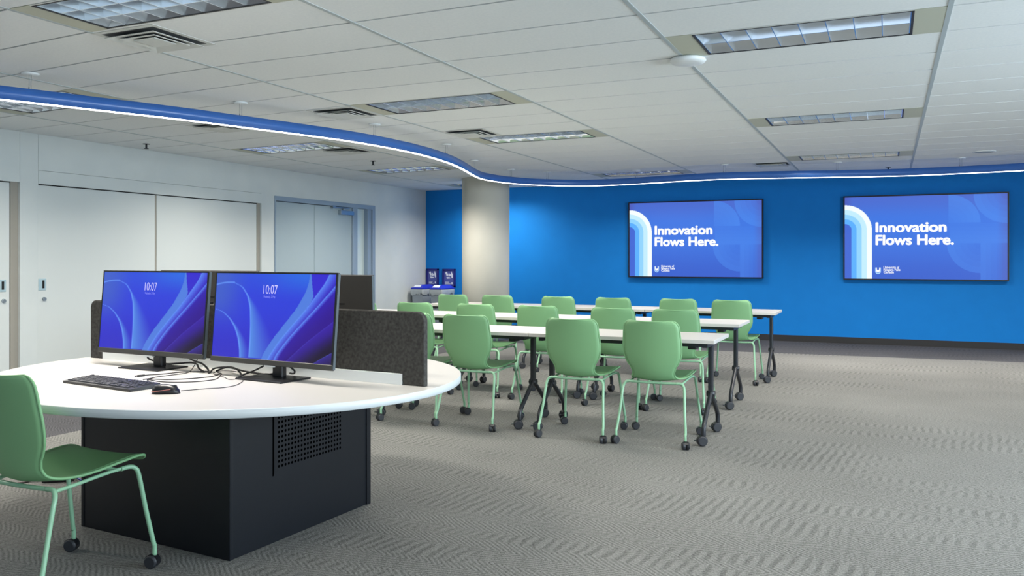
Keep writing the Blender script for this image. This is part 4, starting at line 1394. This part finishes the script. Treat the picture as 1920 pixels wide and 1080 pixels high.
def cable(pts, r, label, hump=None, m='cable', plug=False):
    mb = MB()
    P = smooth_path(desk_pts(pts, r, hump), 6)
    mb.tube(P, r, 8)
    if plug:
        a, b = P[0], P[3]
        d = (a - b).normalized()
        mb.tube([a - d * 0.004, a + d * 0.03], [0.0045, 0.0052], 8)
        mb.tube([a + d * 0.03, a + d * 0.042], [0.0035, 0.0035], 8)
    o = mb.build('desk_cable', M[m])
    o.location = (0, 0, 0)
    return tag(o, label, 'cable', 'loose cables on the round desk')
cable([(-3.66, 3.345), (-3.70, 3.352), (-3.60, 3.372), (-3.50, 3.345), (-3.40, 3.36), (-3.32, 3.325), (-3.24, 3.26), (-3.17, 3.225)], 0.0048, 'thick black cable curving behind the stand of the left front monitor', [0.07, 0.03, 0.005, 0.012, 0.02, 0.02, 0.01, 0])
cable([(-3.45, 3.33), (-3.42, 3.335), (-3.34, 3.33), (-3.26, 3.30), (-3.17, 3.25), (-3.12, 3.205)], 0.0048, 'thick black cable falling from the right part of the left front monitor', [0.075, 0.06, 0.035, 0.03, 0.012, 0])
cable([(-3.345, 3.005), (-3.333, 3.03), (-3.315, 3.10), (-3.285, 3.185), (-3.22, 3.235), (-3.18, 3.27)], 0.0024, 'thin black cable ending in a loose plug beside the keyboard', [0.0032, 0.0032, 0.0, 0.0, 0.0, 0.0], 'cable', True)
cable([(-3.254, 2.918), (-3.252, 2.963), (-3.262, 3.03), (-3.222, 3.115), (-3.235, 3.19), (-3.285, 3.27), (-3.30, 3.31)], 0.0022, 'thin black cable looping from the keyboard end up to the monitor gap', [0, 0, 0, 0.003, 0.004, 0.02, 0.05])
cable([(-3.237, 2.930), (-3.134, 2.902), (-3.042, 2.912), (-2.972, 2.965), (-2.94, 3.03), (-2.955, 3.09), (-3.02, 3.18), (-3.06, 3.23), (-3.11, 3.255)], 0.0022, 'long thin black cable sweeping in front of the tangle on the desk')
cable([(-3.13, 3.225), (-3.16, 3.29), (-3.10, 3.325), (-2.98, 3.30), (-2.88, 3.285), (-2.79, 3.27), (-2.735, 3.27)], 0.0048, 'thick black cable running right to the stand of the right front monitor', [0, 0.012, 0.015, 0.006, 0.002, 0.004, 0.02])
cable([(-2.87, 3.13), (-2.87, 3.19), (-2.87, 3.25), (-2.83, 3.285), (-2.765, 3.29)], 0.0045, 'black cable rising over the base to the right front monitor', [0, 0.012, 0.02, 0.045, 0.07])
cable([(-3.145, 3.28), (-3.09, 3.30), (-3.0, 3.26), (-2.90, 3.19), (-2.868, 3.145)], 0.0045, 'short black cable arching between the tangle and the right monitor base', [0, 0.02, 0.024, 0.012, 0])
cable([(-2.655, 3.245), (-2.64, 3.275), (-2.665, 3.30), (-2.69, 3.30)], 0.0045, 'short black cable hooked right of the right front monitor post', [0.06, 0.03, 0.012, 0.012])

# adaptor and leads on the floor at the far left
ad = thing('power_adaptor', 'small black power adaptor lying on the carpet behind the foreground chair', 'power adaptor', (-4.56, 3.47, 0), math.radians(35))
MB().bbox(-0.085, 0.085, -0.045, 0.045, 0.0, 0.05, 0.006, 2).build('adaptor_block', M['black_plastic'], ad)
w1 = [(-5.25, 3.18), (-5.05, 3.29), (-4.88, 3.32), (-4.74, 3.30), (-4.70, 3.36), (-4.645, 3.415)]
MB().tube(smooth_path(to_local(ad, [Vector((a, b, 0.006 if i < 5 else 0.02)) for i, (a, b) in enumerate(w1)]), 6), 0.006, 8).build('mains_lead', M['cable_brown'], ad)
w2 = [(-4.49, 3.52), (-4.42, 3.515), (-4.36, 3.53), (-4.2, 3.58), (-3.72, 3.6)]
MB().tube(smooth_path(to_local(ad, [Vector((a, b, 0.02 if i == 0 else 0.006)) for i, (a, b) in enumerate(w2)]), 6), 0.005, 8).build('blue_lead', M['cable_blue'], ad)
